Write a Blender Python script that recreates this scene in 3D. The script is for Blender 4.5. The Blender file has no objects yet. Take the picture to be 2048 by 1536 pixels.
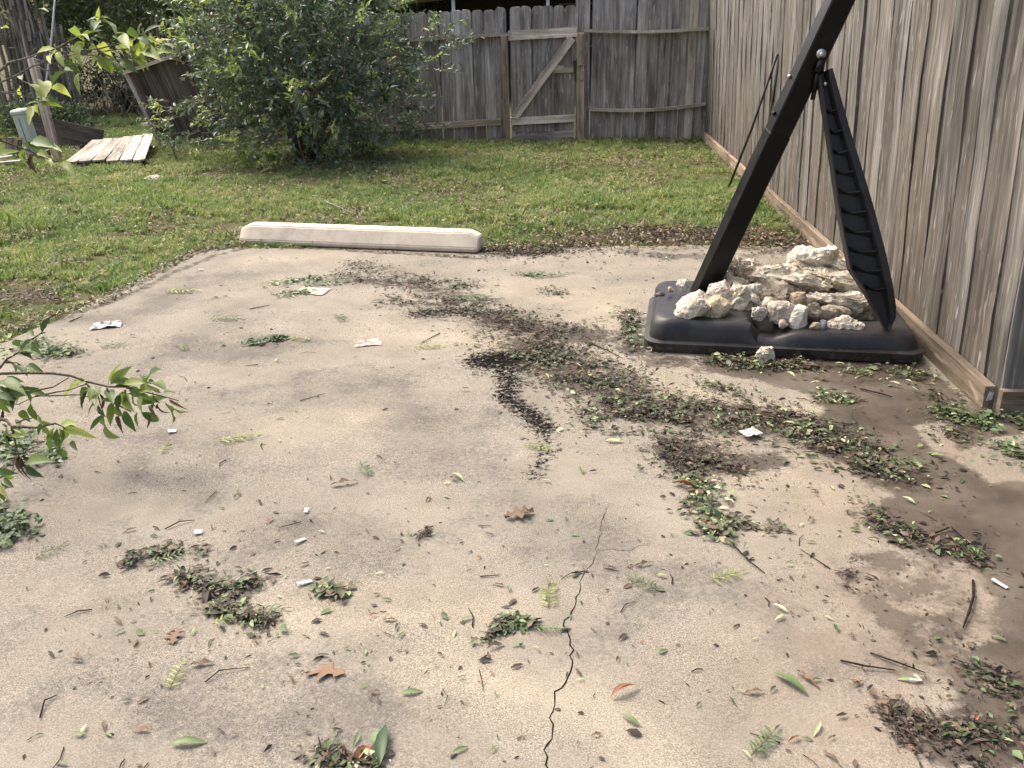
import bpy, bmesh, math, random
import numpy as np
from mathutils import Vector, Matrix, Euler, noise as mnoise

R = math.radians
rng = np.random.default_rng(7)
random.seed(7)
scene = bpy.context.scene
col = scene.collection

# ------------------------------------------------------------------ camera
CAM_H, PITCH, YAW, ROLL, FPX = 1.45, R(22.0), R(5.0), R(1.0), 1750.0
fw = Vector((-math.sin(YAW) * math.cos(PITCH), math.cos(YAW) * math.cos(PITCH), -math.sin(PITCH)))
rt = Vector((math.cos(YAW), math.sin(YAW), 0.0))
up = rt.cross(fw)
rt2 = rt * math.cos(ROLL) - up * math.sin(ROLL)
up2 = up * math.cos(ROLL) + rt * math.sin(ROLL)
CAM = Vector((0, 0, CAM_H))
cam_data = bpy.data.cameras.new('camera')
cam = bpy.data.objects.new('camera', cam_data)
col.objects.link(cam)
cam.matrix_world = Matrix(((rt2.x, up2.x, -fw.x, 0), (rt2.y, up2.y, -fw.y, 0), (rt2.z, up2.z, -fw.z, CAM_H), (0, 0, 0, 1)))
cam_data.sensor_width = 36.0
cam_data.lens = 36.0 * FPX / 2048.0
cam_data.clip_start = 0.05
cam_data.clip_end = 600.0
scene.camera = cam

# ------------------------------------------------------------------ sky, sun, exposure
SUN_DIR = Vector((-1.0, 0.72, 1.75)).normalized()      # towards the sun: behind the left fence, high, hazy
world = bpy.data.worlds.new('World'); scene.world = world; world.use_nodes = True
wn = world.node_tree; wn.nodes.clear()
sky = wn.nodes.new('ShaderNodeTexSky'); sky.sky_type = 'NISHITA'; sky.sun_disc = False
sky.sun_elevation = math.asin(SUN_DIR.z)
sky.sun_rotation = math.atan2(SUN_DIR.x, SUN_DIR.y)
sky.dust_density = 8.0; sky.air_density = 0.9; sky.ozone_density = 0.4
bg = wn.nodes.new('ShaderNodeBackground'); bg.inputs[1].default_value = 0.15
wo = wn.nodes.new('ShaderNodeOutputWorld')
wn.links.new(sky.outputs[0], bg.inputs[0]); wn.links.new(bg.outputs[0], wo.inputs[0])
sun_d = bpy.data.lights.new('sun', 'SUN'); sun_d.energy = 0.65; sun_d.angle = R(26.0); sun_d.color = (1.0, 0.965, 0.91)
sun = bpy.data.objects.new('sun', sun_d); col.objects.link(sun)
sun.rotation_euler = SUN_DIR.to_track_quat('Z', 'Y').to_euler()
scene.view_settings.view_transform = 'Standard'
scene.view_settings.look = 'None'
scene.view_settings.gamma = 1.0
scene.view_settings.exposure = 1.3
scene.render.engine = 'CYCLES'
scene.cycles.use_denoising = True
scene.cycles.denoising_prefilter = 'NONE'
scene.cycles.max_bounces = 6
scene.cycles.transparent_max_bounces = 8

# ------------------------------------------------------------------ survey helpers (photo point -> place in the yard)
def ray(x, y): return fw + rt2 * ((x - 1024) / FPX) - up2 * ((y - 768) / FPX)
def G(x, y, z=0.0):
    d = ray(x, y); return CAM + d * ((z - CAM_H) / d.z)
def atY(x, y, Y):
    d = ray(x, y); return CAM + d * (Y / d.y)
def atX(x, y, X):
    d = ray(x, y); return CAM + d * (X / d.x)

# ------------------------------------------------------------------ object helpers
def tag(o, label=None, cat=None, group=None, kind=None):
    if label: o['label'] = label
    if cat: o['category'] = cat
    if group: o['group'] = group
    if kind: o['kind'] = kind
    return o
def link(name, me, m=None, parent=None, loc=None, rot=None, scale=None):
    o = bpy.data.objects.new(name, me); col.objects.link(o)
    if m is not None and me is not None and len(me.materials) == 0: me.materials.append(m)
    if parent is not None: o.parent = parent
    if loc is not None: o.location = loc
    if rot is not None: o.rotation_euler = rot
    if scale is not None: o.scale = scale
    return o
def empty(name, loc=(0, 0, 0), rot=(0, 0, 0)):
    o = bpy.data.objects.new(name, None); col.objects.link(o)
    o.location = loc; o.rotation_euler = rot; o.empty_display_size = 0.1
    return o
def mesh(name, V, F, smooth=False, m=None):
    me = bpy.data.meshes.new(name); me.from_pydata([tuple(v) for v in V], [], [tuple(f) for f in F]); me.update()
    if smooth: me.polygons.foreach_set('use_smooth', [True] * len(me.polygons))
    if m is not None: me.materials.append(m)
    return me
class MB:
    def __init__(s): s.V = []; s.F = []
    def add(s, V, F):
        n = len(s.V); s.V += [tuple(v) for v in V]; s.F += [tuple(i + n for i in f) for f in F]; return s
    def box(s, lo, hi):
        x0, y0, z0 = lo; x1, y1, z1 = hi
        return s.add([(x0,y0,z0),(x1,y0,z0),(x1,y1,z0),(x0,y1,z0),(x0,y0,z1),(x1,y0,z1),(x1,y1,z1),(x0,y1,z1)],
                     [(0,3,2,1),(4,5,6,7),(0,1,5,4),(1,2,6,5),(2,3,7,6),(3,0,4,7)])
    def tube(s, pts, radii, n=6, cap=True):
        pts = [Vector(p) for p in pts]
        if not hasattr(radii, '__len__'): radii = [radii] * len(pts)
        V = []; F = []; prev = None
        for i, p in enumerate(pts):
            t = (pts[min(i + 1, len(pts) - 1)] - pts[max(i - 1, 0)])
            t = t.normalized() if t.length > 1e-9 else Vector((0, 0, 1))
            a = (prev - t * prev.dot(t)) if prev is not None else (Vector((0, 0, 1)).cross(t) if abs(t.z) < .9 else Vector((1, 0, 0)).cross(t))
            a.normalize(); b = t.cross(a); prev = a
            for k in range(n):
                w = 2 * math.pi * k / n
                V.append(p + (a * math.cos(w) + b * math.sin(w)) * radii[i])
        for i in range(len(pts) - 1):
            for k in range(n):
                F.append((i*n+k, i*n+(k+1)%n, (i+1)*n+(k+1)%n, (i+1)*n+k))
        if cap:
            F.append(tuple(range(n - 1, -1, -1))); F.append(tuple((len(pts)-1)*n + k for k in range(n)))
        return s.add(V, F)
    def bar(s, p, q, u, w, h):       # rectangular bar p->q, u: width direction, w width, h height
        p, q, u = Vector(p), Vector(q), Vector(u)
        d = (q - p).normalized(); u = (u - d * u.dot(d)).normalized(); v = d.cross(u)
        V = []
        for c in (p, q):
            for a, b in ((-1, -1), (1, -1), (1, 1), (-1, 1)): V.append(c + u * (a * w / 2) + v * (b * h / 2))
        return s.add(V, [(0,3,2,1),(4,5,6,7),(0,1,5,4),(1,2,6,5),(2,3,7,6),(3,0,4,7)])
    def build(s, name, m=None, parent=None, smooth=False, loc=None, rot=None, bevel=0):
        me = mesh(name, s.V, s.F, smooth)
        if bevel:
            bm = bmesh.new(); bm.from_mesh(me)
            bmesh.ops.bevel(bm, geom=bm.edges[:], offset=bevel, segments=1, affect='EDGES', clamp_overlap=True)
            bm.to_mesh(me); bm.free()
        return link(name, me, m, parent, loc, rot)
def sstep(a, b, x):
    t = np.clip((x - a) / (b - a + 1e-12), 0, 1); return t * t * (3 - 2 * t)

# ------------------------------------------------------------------ node helpers
class NT:
    def __init__(s, name, rough=0.85, spec=0.25):
        s.m = bpy.data.materials.new(name); s.m.use_nodes = True; s.t = s.m.node_tree; s.t.nodes.clear()
        s.out = s.t.nodes.new('ShaderNodeOutputMaterial'); s.b = s.t.nodes.new('ShaderNodeBsdfPrincipled')
        s.t.links.new(s.b.outputs[0], s.out.inputs[0])
        s.b.inputs['Roughness'].default_value = rough
        s.b.inputs['Specular IOR Level'].default_value = spec
        s.tc = None
    def n(s, t): return s.t.nodes.new('ShaderNode' + t)
    def set(s, sock, v):
        if isinstance(v, bpy.types.NodeSocket): s.t.links.new(v, sock)
        elif isinstance(v, tuple) and sock.type == 'RGBA' and len(v) == 3: sock.default_value = (*v, 1)
        else: sock.default_value = v
    def coord(s, k='Object'):
        if s.tc is None: s.tc = s.n('TexCoord')
        return s.tc.outputs[k]
    def pos(s): return s.n('NewGeometry').outputs['Position']
    def rand(s): return s.n('ObjectInfo').outputs['Random']
    def attr(s, name, o='Fac'):
        a = s.n('Attribute'); a.attribute_name = name; return a.outputs[o]
    def math(s, op, a, b=0.0, c=None, clamp=False):
        q = s.n('Math'); q.operation = op; q.use_clamp = clamp
        s.set(q.inputs[0], a); s.set(q.inputs[1], b)
        if c is not None: s.set(q.inputs[2], c)
        return q.outputs[0]
    def vmul(s, v, k):
        q = s.n('VectorMath'); q.operation = 'MULTIPLY'; s.set(q.inputs[0], v); s.set(q.inputs[1], k); return q.outputs[0]
    def vadd(s, v, k):
        q = s.n('VectorMath'); q.operation = 'ADD'; s.set(q.inputs[0], v); s.set(q.inputs[1], k); return q.outputs[0]
    def noise(s, v, scale, detail=3.0, rough=0.55, dist=0.0):
        q = s.n('TexNoise'); s.set(q.inputs['Vector'], v); q.inputs['Scale'].default_value = scale
        q.inputs['Detail'].default_value = detail; q.inputs['Roughness'].default_value = rough; q.inputs['Distortion'].default_value = dist
        return q.outputs['Fac']
    def vor(s, v, scale, feature='F1', out='Distance', rnd=1.0):
        q = s.n('TexVoronoi'); q.feature = feature; s.set(q.inputs['Vector'], v); q.inputs['Scale'].default_value = scale
        q.inputs['Randomness'].default_value = rnd
        return q.outputs[out]
    def ramp(s, f, stops):
        q = s.n('ValToRGB'); s.set(q.inputs[0], f); e = q.color_ramp.elements
        while len(e) < len(stops): e.new(0.5)
        for k, (p, c) in enumerate(stops):
            e[k].position = p
            e[k].color = (c, c, c, 1) if not hasattr(c, '__len__') else (*c, 1)
        return q.outputs[0]
    def mix(s, f, a, b, mode='MIX'):
        q = s.n('Mix'); q.data_type = 'RGBA'; q.blend_type = mode
        s.set(q.inputs[0], f); s.set(q.inputs[6], a); s.set(q.inputs[7], b); return q.outputs[2]
    def bump(s, h, strength=0.3, dist=0.01):
        q = s.n('Bump'); q.inputs['Strength'].default_value = strength; q.inputs['Distance'].default_value = dist
        s.set(q.inputs['Height'], h); s.t.links.new(q.outputs[0], s.b.inputs['Normal']); return q
    def color(s, c): s.set(s.b.inputs['Base Color'], c); return s
    def rough(s, r): s.set(s.b.inputs['Roughness'], r); return s
    def translucent(s, c, f=0.35):
        tr = s.n('BsdfTranslucent'); s.set(tr.inputs[0], c); mx = s.n('MixShader'); mx.inputs[0].default_value = f
        s.t.links.new(s.b.outputs[0], mx.inputs[1]); s.t.links.new(tr.outputs[0], mx.inputs[2]); s.t.links.new(mx.outputs[0], s.out.inputs[0])
        return s

# ------------------------------------------------------------------ materials
def wood(name, dark, mid, light, brown, brown_low=0.0, streak=0.5, zscale=1.0, knots=0.5):
    t = NT(name, 0.9, 0.15); r = t.rand(); o = t.coord('Object')
    cmb = t.n('CombineXYZ'); t.set(cmb.inputs[0], t.math('MULTIPLY', r, 37.0)); t.set(cmb.inputs[1], t.math('MULTIPLY', r, 61.0)); t.set(cmb.inputs[2], t.math('MULTIPLY', r, 23.0))
    v = t.vadd(o, cmb.outputs[0])
    g1 = t.noise(t.vmul(v, (34, 22, 0.9 * zscale)), 1.0, 4, 0.62, 0.35)
    g2 = t.noise(t.vmul(v, (120, 50, 2.6 * zscale)), 1.0, 3, 0.6)
    g3 = t.noise(t.vmul(v, (9, 9, 0.9 * zscale)), 1.0, 2, 0.5)
    g = t.math('ADD', t.math('MULTIPLY', g1, 0.62), t.math('MULTIPLY', g2, 0.38))
    c = t.ramp(g, [(0.36, dark), (0.5, mid), (0.64, light)])
    tint = t.ramp(t.math('FRACT', t.math('MULTIPLY', r, 7.31)), [(0.0, 0.70), (0.5, 1.0), (1.0, 1.32)])
    c = t.mix(1.0, c, tint, 'MULTIPLY')
    sep = t.n('SeparateXYZ'); t.set(sep.inputs[0], o)
    bf = t.math('ADD', t.math('MULTIPLY', t.math('FRACT', t.math('MULTIPLY', r, 13.7)), 0.55), t.math('MULTIPLY', g3, 0.9))
    bf = t.math('SUBTRACT', bf, 0.45, clamp=True)
    if brown_low:
        lowm = t.math('MULTIPLY', t.math('SUBTRACT', 1.0, t.math('DIVIDE', sep.outputs[2], 1.3), clamp=True), brown_low)
        bf = t.math('ADD', bf, lowm, clamp=True)
    bc = t.mix(1.0, t.ramp(g, [(0.3, 0.55), (0.7, 1.35)]), brown, 'MULTIPLY')
    c = t.mix(t.math('MULTIPLY', bf, 0.75), c, bc)
    c = t.mix(1.0, c, t.ramp(t.noise(t.vmul(v, (7.0, 5.0, 1.5)), 1.0, 4, 0.65), [(0.36, 0.62), (0.5, 1.0), (0.64, 1.2)]), 'MULTIPLY')
    # pale raised fibres and knots
    st = t.ramp(t.noise(t.vmul(v, (46, 16, 5.5 * zscale)), 1.0, 2, 0.5, 0.8), [(0.62, 0.0), (0.72, 1.0)])
    c = t.mix(t.math('MULTIPLY', st, streak), c, tuple(min(1, k * 1.55 + 0.03) for k in light))
    kd = t.vor(t.vmul(v, (7.5, 3.0, 2.4)), 1.0, 'F1', 'Distance')
    km = t.ramp(kd, [(0.05, 1.0), (0.13, 0.0)])
    c = t.mix(t.math('MULTIPLY', km, knots), c, tuple(k * 0.55 for k in dark))
    pk = t.vor(t.vadd(t.vmul(v, (11.0, 4.0, 2.1)), (3.3, 1.7, 5.1)), 1.0, 'F1', 'Distance')
    pm_ = t.math('MULTIPLY', t.ramp(pk, [(0.05, 1.0), (0.20, 0.0)]), t.ramp(g2, [(0.42, 0.0), (0.58, 1.0)]))
    c = t.mix(t.math('MULTIPLY', pm_, streak), c, tuple(min(1, k * 1.7) for k in light))
    t.color(c)
    t.bump(t.math('ADD', g, t.math('MULTIPLY', st, 0.25)), 0.55, 0.006)
    return t.m
M = {}
M['fence'] = wood('weathered_fence_board', (0.074, 0.072, 0.066), (0.160, 0.155, 0.142), (0.280, 0.272, 0.253), (0.112, 0.090, 0.067), 0.5, 0.5)
M['fence_back'] = wood('grey_fence_board', (0.172, 0.156, 0.142), (0.345, 0.318, 0.292), (0.53, 0.495, 0.46), (0.26, 0.18, 0.135), 0.33, 0.4)
M['lumber'] = wood('tan_lumber', (0.145, 0.110, 0.077), (0.25, 0.20, 0.147), (0.385, 0.325, 0.25), (0.185, 0.132, 0.09), 0.0, 0.3, 1.0, 0.35)
M['lumber_old'] = wood('old_lumber', (0.38, 0.32, 0.25), (0.60, 0.52, 0.415), (0.76, 0.685, 0.575), (0.25, 0.18, 0.12), 0.0, 0.4, 1.0, 0.3)
M['post_tan'] = wood('tan_post', (0.25, 0.185, 0.125), (0.42, 0.325, 0.23), (0.58, 0.475, 0.355), (0.33, 0.235, 0.155), 0.0, 0.3, 1.0, 0.35)
M['pale_board'] = wood('sun_bleached_board', (0.29, 0.255, 0.215), (0.45, 0.41, 0.355), (0.60, 0.56, 0.50), (0.33, 0.26, 0.185), 0.0, 0.4)
M['dark_board'] = wood('dark_brown_board', (0.052, 0.044, 0.037), (0.108, 0.091, 0.075), (0.175, 0.15, 0.125), (0.09, 0.062, 0.045), 0.3, 0.1)  # darker brown than the other fence boards
M['stay'] = wood('cedar_stay', (0.14, 0.118, 0.097), (0.31, 0.272, 0.23), (0.50, 0.445, 0.39), (0.21, 0.155, 0.11), 0.3, 0.5)

def bark(name, a, b, sc=(30, 30, 5)):
    t = NT(name, 0.95, 0.1); o = t.coord('Object')
    g = t.noise(t.vmul(o, sc), 1.0, 5, 0.65, 0.5)
    t.color(t.ramp(g, [(0.35, a), (0.65, b)])); t.bump(g, 0.9, 0.03); return t.m
M['bark'] = bark('shaggy_bark', (0.075, 0.06, 0.05), (0.27, 0.228, 0.19))
M['bark_grey'] = bark('grey_bark', (0.10, 0.09, 0.082), (0.26, 0.24, 0.225), (18, 18, 6))
M['twig'] = bark('twig_bark', (0.10, 0.075, 0.055), (0.21, 0.17, 0.13), (60, 60, 20))
M['twig_green'] = bark('green_twig', (0.16, 0.14, 0.08), (0.30, 0.27, 0.17), (60, 60, 20))
M['twig_dark'] = bark('dark_twig', (0.022, 0.017, 0.013), (0.07, 0.052, 0.038), (90, 90, 30))

def leafmat(name, stops, trans=0.3, rough=0.5, src='v', spec=0.35):
    """colour runs along `stops` by the leaf's own random number"""
    t = NT(name, rough, spec)
    f = t.attr('v') if src == 'v' else t.rand()
    c = t.ramp(f, stops)
    w = t.noise(t.coord('Object'), 55.0, 2)
    c = t.mix(1.0, c, t.ramp(w, [(0.3, 0.75), (0.7, 1.2)]), 'MULTIPLY')
    t.color(c)
    if trans: t.translucent(t.mix(1.0, c, (1.25, 1.3, 0.7), 'MULTIPLY'), trans)
    return t.m
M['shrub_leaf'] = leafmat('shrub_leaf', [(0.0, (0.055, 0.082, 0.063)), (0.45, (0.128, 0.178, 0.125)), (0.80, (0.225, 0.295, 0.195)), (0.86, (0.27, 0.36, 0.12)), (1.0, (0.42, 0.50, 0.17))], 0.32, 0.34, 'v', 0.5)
M['tree_leaf'] = leafmat('tree_leaf', [(0.0, (0.055, 0.078, 0.052)), (0.6, (0.125, 0.165, 0.092)), (0.9, (0.20, 0.245, 0.12)), (1.0, (0.28, 0.32, 0.15))], 0.32, 0.5)
M['bough_leaf'] = leafmat('bough_leaf', [(0.0, (0.045, 0.085, 0.028)), (0.5, (0.085, 0.145, 0.042)), (0.85, (0.15, 0.22, 0.06)), (1.0, (0.25, 0.31, 0.10))], 0.35, 0.45, 'rand')
M['bough_leaf_yellow'] = leafmat('yellow_green_leaf', [(0.0, (0.15, 0.20, 0.05)), (0.5, (0.25, 0.32, 0.08)), (1.0, (0.40, 0.44, 0.15))], 0.4, 0.45, 'rand')
M['leaf_green'] = leafmat('fallen_green_leaf', [(0.0, (0.035, 0.075, 0.028)), (0.5, (0.075, 0.135, 0.045)), (1.0, (0.15, 0.22, 0.085))], 0.15, 0.45, 'rand')
M['leaf_pale'] = leafmat('fallen_pale_leaf', [(0.0, (0.22, 0.30, 0.13)), (0.5, (0.38, 0.43, 0.22)), (1.0, (0.56, 0.55, 0.34))], 0.15, 0.5, 'rand')
M['leaf_brown'] = leafmat('fallen_brown_leaf', [(0.0, (0.04, 0.028, 0.02)), (0.5, (0.105, 0.07, 0.045)), (1.0, (0.22, 0.14, 0.085))], 0.05, 0.7, 'rand')
M['leaf_rust'] = leafmat('fallen_rust_leaf', [(0.0, (0.20, 0.085, 0.04)), (0.6, (0.30, 0.135, 0.06)), (1.0, (0.42, 0.22, 0.11))], 0.1, 0.6, 'rand')
M['litter'] = leafmat('leaf_litter', [(0.0, (0.018, 0.014, 0.011)), (0.25, (0.05, 0.036, 0.025)), (0.48, (0.14, 0.092, 0.058)), (0.60, (0.085, 0.075, 0.042)), (0.66, (0.045, 0.078, 0.032)), (0.86, (0.10, 0.155, 0.06)), (0.93, (0.27, 0.33, 0.16)), (1.0, (0.48, 0.45, 0.30))], 0.08, 0.55)
M['crumb'] = leafmat('soil_crumb', [(0.0, (0.012, 0.010, 0.009)), (0.6, (0.045, 0.032, 0.023)), (0.9, (0.12, 0.082, 0.052)), (1.0, (0.3, 0.24, 0.16))], 0, 0.8)
M['dry_flake'] = leafmat('dry_leaf_flake', [(0.0, (0.075, 0.05, 0.032)), (0.5, (0.20, 0.145, 0.092)), (1.0, (0.42, 0.34, 0.235))], 0.1, 0.7, 'rand')

t = NT('grass_blade', 0.55, 0.25)
pn = t.noise(t.pos(), 0.85, 3, 0.6); pf = t.noise(t.pos(), 5.0, 2, 0.6); rr = t.rand()
gv = t.math('ADD', t.math('MULTIPLY', rr, 0.45), t.math('ADD', t.math('MULTIPLY', pn, 0.55), t.math('MULTIPLY', pf, 0.25)))
gc = t.ramp(gv, [(0.38, (0.082, 0.140, 0.052)), (0.55, (0.162, 0.232, 0.086)), (0.68, (0.245, 0.305, 0.118)), (0.79, (0.33, 0.345, 0.16)), (0.88, (0.44, 0.38, 0.25))])
t.color(gc).translucent(t.mix(1.0, gc, (1.2, 1.3, 0.7), 'MULTIPLY'), 0.35); M['grass'] = t.m

t = NT('lawn_soil', 0.95, 0.1); p = t.pos()
c = t.ramp(t.noise(p, 14.0, 5, 0.7), [(0.3, (0.05, 0.036, 0.025)), (0.55, (0.115, 0.085, 0.055)), (0.75, (0.19, 0.15, 0.10))])
fl = t.ramp(t.vor(p, 34.0, 'F1', 'Distance'), [(0.12, 1.0), (0.2, 0.0)])
c = t.mix(t.math('MULTIPLY', fl, t.ramp(t.noise(p, 1.7, 3), [(0.42, 0.0), (0.62, 0.8)])), c, (0.36, 0.29, 0.19))
gm = t.ramp(t.noise(p, 2.2, 4, 0.6), [(0.35, 0.0), (0.6, 0.75)])
c = t.mix(gm, c, (0.075, 0.105, 0.035))
t.color(c); t.bump(t.noise(p, 40.0, 4, 0.7), 0.8, 0.02); M['soil'] = t.m

# concrete: worn broom-finished slab with exposed sand, grey algae blotches, silt and black organic stain (masks are stain shapes)
t = NT('worn_concrete', 0.9, 0.2); p = t.pos()
big = t.noise(p, 0.9, 4, 0.6, 0.3); mid = t.noise(p, 4.2, 4, 0.65); fine = t.noise(p, 235.0, 3, 0.75); fine2 = t.noise(p, 560.0, 2, 0.6)
clean = t.mix(t.ramp(mid, [(0.35, 0.0), (0.65, 1.0)]), (0.222, 0.197, 0.155), (0.270, 0.243, 0.196))
grey = t.attr('grey')
gmask = t.math('ADD', t.math('MULTIPLY', big, 1.25), t.math('ADD', t.math('MULTIPLY', mid, 1.35), t.math('SUBTRACT', t.math('MULTIPLY', grey, 0.36), 1.36)))
gmask = t.math('ADD', gmask, t.math('MULTIPLY', t.math('SUBTRACT', t.noise(p, 60.0, 3, 0.7), 0.5), 0.9))
gmask = t.ramp(t.math('MULTIPLY', gmask, 1.3), [(-0.0, 0.10), (0.42, 0.95)])
c = t.mix(gmask, clean, (0.140, 0.127, 0.107))
warm = t.attr('warm')
c = t.mix(t.math('MULTIPLY', warm, t.ramp(mid, [(0.3, 0.35), (0.6, 0.9)])), c, (0.304, 0.267, 0.201))
sp = t.math('ADD', t.math('MULTIPLY', fine, 0.6), t.math('MULTIPLY', fine2, 0.4))
c = t.mix(1.0, c, t.ramp(t.noise(p, 2.3, 5, 0.7), [(0.36, 0.85), (0.5, 1.0), (0.64, 1.12)]), 'MULTIPLY')
c = t.mix(t.ramp(t.noise(p, 3.1, 4, 0.6), [(0.38, 0.45), (0.60, 1.0)]), c, t.mix(1.0, c, t.ramp(sp, [(0.38, 0.26), (0.5, 0.97), (0.62, 1.75)]), 'MULTIPLY'))
pit = t.ramp(t.vor(p, 150.0, 'F1', 'Distance'), [(0.10, 1.0), (0.22, 0.0)])
pit = t.math('MULTIPLY', pit, t.ramp(t.noise(p, 9.0, 3), [(0.42, 0.0), (0.55, 0.85)]))
c = t.mix(pit, c, (0.085, 0.071, 0.057))
mudn = t.math('ADD', t.attr('mud'), t.math('MULTIPLY', t.math('SUBTRACT', t.noise(p, 7.0, 6, 0.72), 0.5), 2.2))
mud = t.ramp(mudn, [(0.36, 0.0), (0.62, 1.0)])
mudc = t.ramp(t.noise(p, 3.5, 4, 0.6), [(0.38, (0.054, 0.043, 0.033)), (0.62, (0.112, 0.092, 0.072))])
mudc = t.mix(1.0, mudc, t.ramp(fine, [(0.3, 0.8), (0.7, 1.2)]), 'MULTIPLY')
c = t.mix(t.math('MULTIPLY', t.ramp(t.attr('damp'), [(0.1, 0.0), (1.0, 0.75)]), t.ramp(t.noise(p, 5.0, 4, 0.65), [(0.36, 0.35), (0.6, 1.0)])), c, (0.205, 0.162, 0.12))
c = t.mix(t.math('MULTIPLY', mud, 0.93), c, mudc)
blk = t.math('ADD', t.attr('black'), t.math('MULTIPLY', t.math('SUBTRACT', t.noise(p, 42.0, 6, 0.85), 0.5), 5.0))
blm = t.math('MULTIPLY', t.ramp(blk, [(0.45, 0.0), (0.70, 1.0)]), t.ramp(t.attr('black'), [(0.02, 0.0), (0.2, 1.0)]))
c = t.mix(t.math('MULTIPLY', blm, 0.985), c, (0.007, 0.0065, 0.007))
t.set(t.b.inputs['Specular IOR Level'], t.math('SUBTRACT', 0.2, t.math('MULTIPLY', blm, 0.19)))
dst = t.math('ADD', t.attr('dirt'), t.math('MULTIPLY', t.math('SUBTRACT', t.noise(p, 16.0, 6, 0.78), 0.5), 3.4))
dsm = t.math('MULTIPLY', t.ramp(dst, [(0.36, 0.0), (0.80, 1.0)]), t.ramp(t.attr('dirt'), [(0.02, 0.0), (0.2, 1.0)]))
c = t.mix(t.math('MULTIPLY', dsm, 0.80), c, (0.050, 0.039, 0.030))
t.color(c)
t.rough(t.mix(mud, (0.92, 0.92, 0.92), t.ramp(t.noise(p, 6.0, 3), [(0.4, 0.28), (0.6, 0.55)])))
t.bump(t.math('SUBTRACT', t.math('MULTIPLY', sp, t.math('SUBTRACT', 1.0, t.math('MULTIPLY', mud, 0.75))), t.math('MULTIPLY', pit, 0.4)), 0.45, 0.004)
M['concrete'] = t.m

t = NT('crack_dark', 1.0, 0.0); t.color((0.018, 0.015, 0.012)); M['crack'] = t.m
t = NT('cream_precast', 0.85, 0.25); o = t.coord('Object')
c = t.ramp(t.noise(o, 7.0, 5, 0.65), [(0.36, (0.62, 0.54, 0.415)), (0.64, (0.72, 0.635, 0.50))])
c = t.mix(t.ramp(t.noise(o, 4.5, 6, 0.75), [(0.50, 0.0), (0.66, 0.45)]), c, (0.36, 0.31, 0.24))
pm = t.ramp(t.vor(o, 46.0), [(0.08, 1.0), (0.16, 0.0)]); pm = t.math('MULTIPLY', pm, t.ramp(t.noise(o, 8.0, 2), [(0.45, 0.0), (0.6, 0.8)]))
c = t.mix(pm, c, (0.26, 0.22, 0.17))
se = t.n('SeparateXYZ'); t.set(se.inputs[0], o)
low = t.math('ADD', t.ramp(se.outputs[2], [(0.0, 0.9), (0.035, 0.0)]), t.math('MULTIPLY', t.math('SUBTRACT', t.noise(o, 20.0, 4), 0.5), 0.6), clamp=True)
c = t.mix(low, c, (0.27, 0.215, 0.155)); t.color(c); t.bump(t.noise(o, 160.0, 3), 0.25, 0.003); M['stop'] = t.m

t = NT('black_moulded_plastic', 0.42, 0.4); o = t.coord('Object')
du = t.ramp(t.noise(o, 7.0, 6, 0.72), [(0.40, 0.05), (0.62, 0.75)])
c = t.mix(du, (0.010, 0.0105, 0.012), (0.036, 0.034, 0.032))
sz_ = t.n('SeparateXYZ'); t.set(sz_.inputs[0], o)
spl = t.math('ADD', t.ramp(sz_.outputs[2], [(0.0, 0.75), (0.075, 0.0)]), t.math('MULTIPLY', t.math('SUBTRACT', t.noise(o, 26.0, 5, 0.75), 0.5), 2.4))
spl = t.ramp(spl, [(0.42, 0.0), (0.75, 0.8)])
c = t.mix(spl, c, (0.085, 0.065, 0.048)); t.color(c)
t.rough(t.mix(du, (0.36, 0.36, 0.36), (0.62, 0.62, 0.62))); t.bump(t.noise(o, 260.0, 2), 0.12, 0.002); M['plastic'] = t.m
t = NT('black_powder_coat', 0.4, 0.22); o = t.coord('Object')
c = t.mix(t.ramp(t.noise(o, 9.0, 4, 0.7), [(0.5, 0.0), (0.8, 0.35)]), (0.005, 0.005, 0.006), (0.022, 0.022, 0.022)); t.color(c)
t.rough(t.ramp(t.noise(o, 14.0, 3), [(0.3, 0.28), (0.7, 0.5)])); M['powder'] = t.m
t = NT('zinc_bolt', 0.35, 0.5); t.color((0.55, 0.55, 0.54)); t.b.inputs['Metallic'].default_value = 0.8; M['zinc'] = t.m
t = NT('galvanised', 0.5, 0.4); t.color((0.55, 0.58, 0.60)); M['galv'] = t.m
t = NT('pedestal_green', 0.55, 0.3); o = t.coord('Object')
c = t.mix(t.ramp(t.noise(o, 5.0, 4), [(0.4, 0.0), (0.75, 0.5)]), (0.50, 0.55, 0.48), (0.36, 0.41, 0.35)); t.color(c); M['pedestal'] = t.m
t = NT('white_scrap', 0.6, 0.3); c = t.ramp(t.noise(t.coord('Object'), 40.0, 3), [(0.4, (0.36, 0.35, 0.32)), (0.6, (0.52, 0.51, 0.48))]); t.color(c); M['white'] = t.m
t = NT('card_scrap', 0.8, 0.2); t.color((0.46, 0.40, 0.31)); M['card'] = t.m
t = NT('house_wall', 0.9, 0.1); t.color((0.085, 0.08, 0.085)); M['housewall'] = t.m
t = NT('house_trim', 0.8, 0.2); t.color((0.40, 0.34, 0.27)); M['trim'] = t.m
t = NT('roof_shingle', 0.95, 0.1); o = t.coord('Object'); t.color(t.ramp(t.noise(o, 8.0, 4), [(0.3, (0.05, 0.047, 0.045)), (0.7, (0.13, 0.12, 0.115))])); M['roof'] = t.m
t = NT('dark_glass', 0.08, 0.5); t.color((0.012, 0.014, 0.018)); M['glass'] = t.m
t = NT('mud_wet', 0.5, 0.3); t.color((0.09, 0.066, 0.046)); M['mud'] = t.m
t = NT('pipe_dark', 0.5, 0.4); t.color((0.04, 0.035, 0.033)); M['pipe'] = t.m

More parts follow.
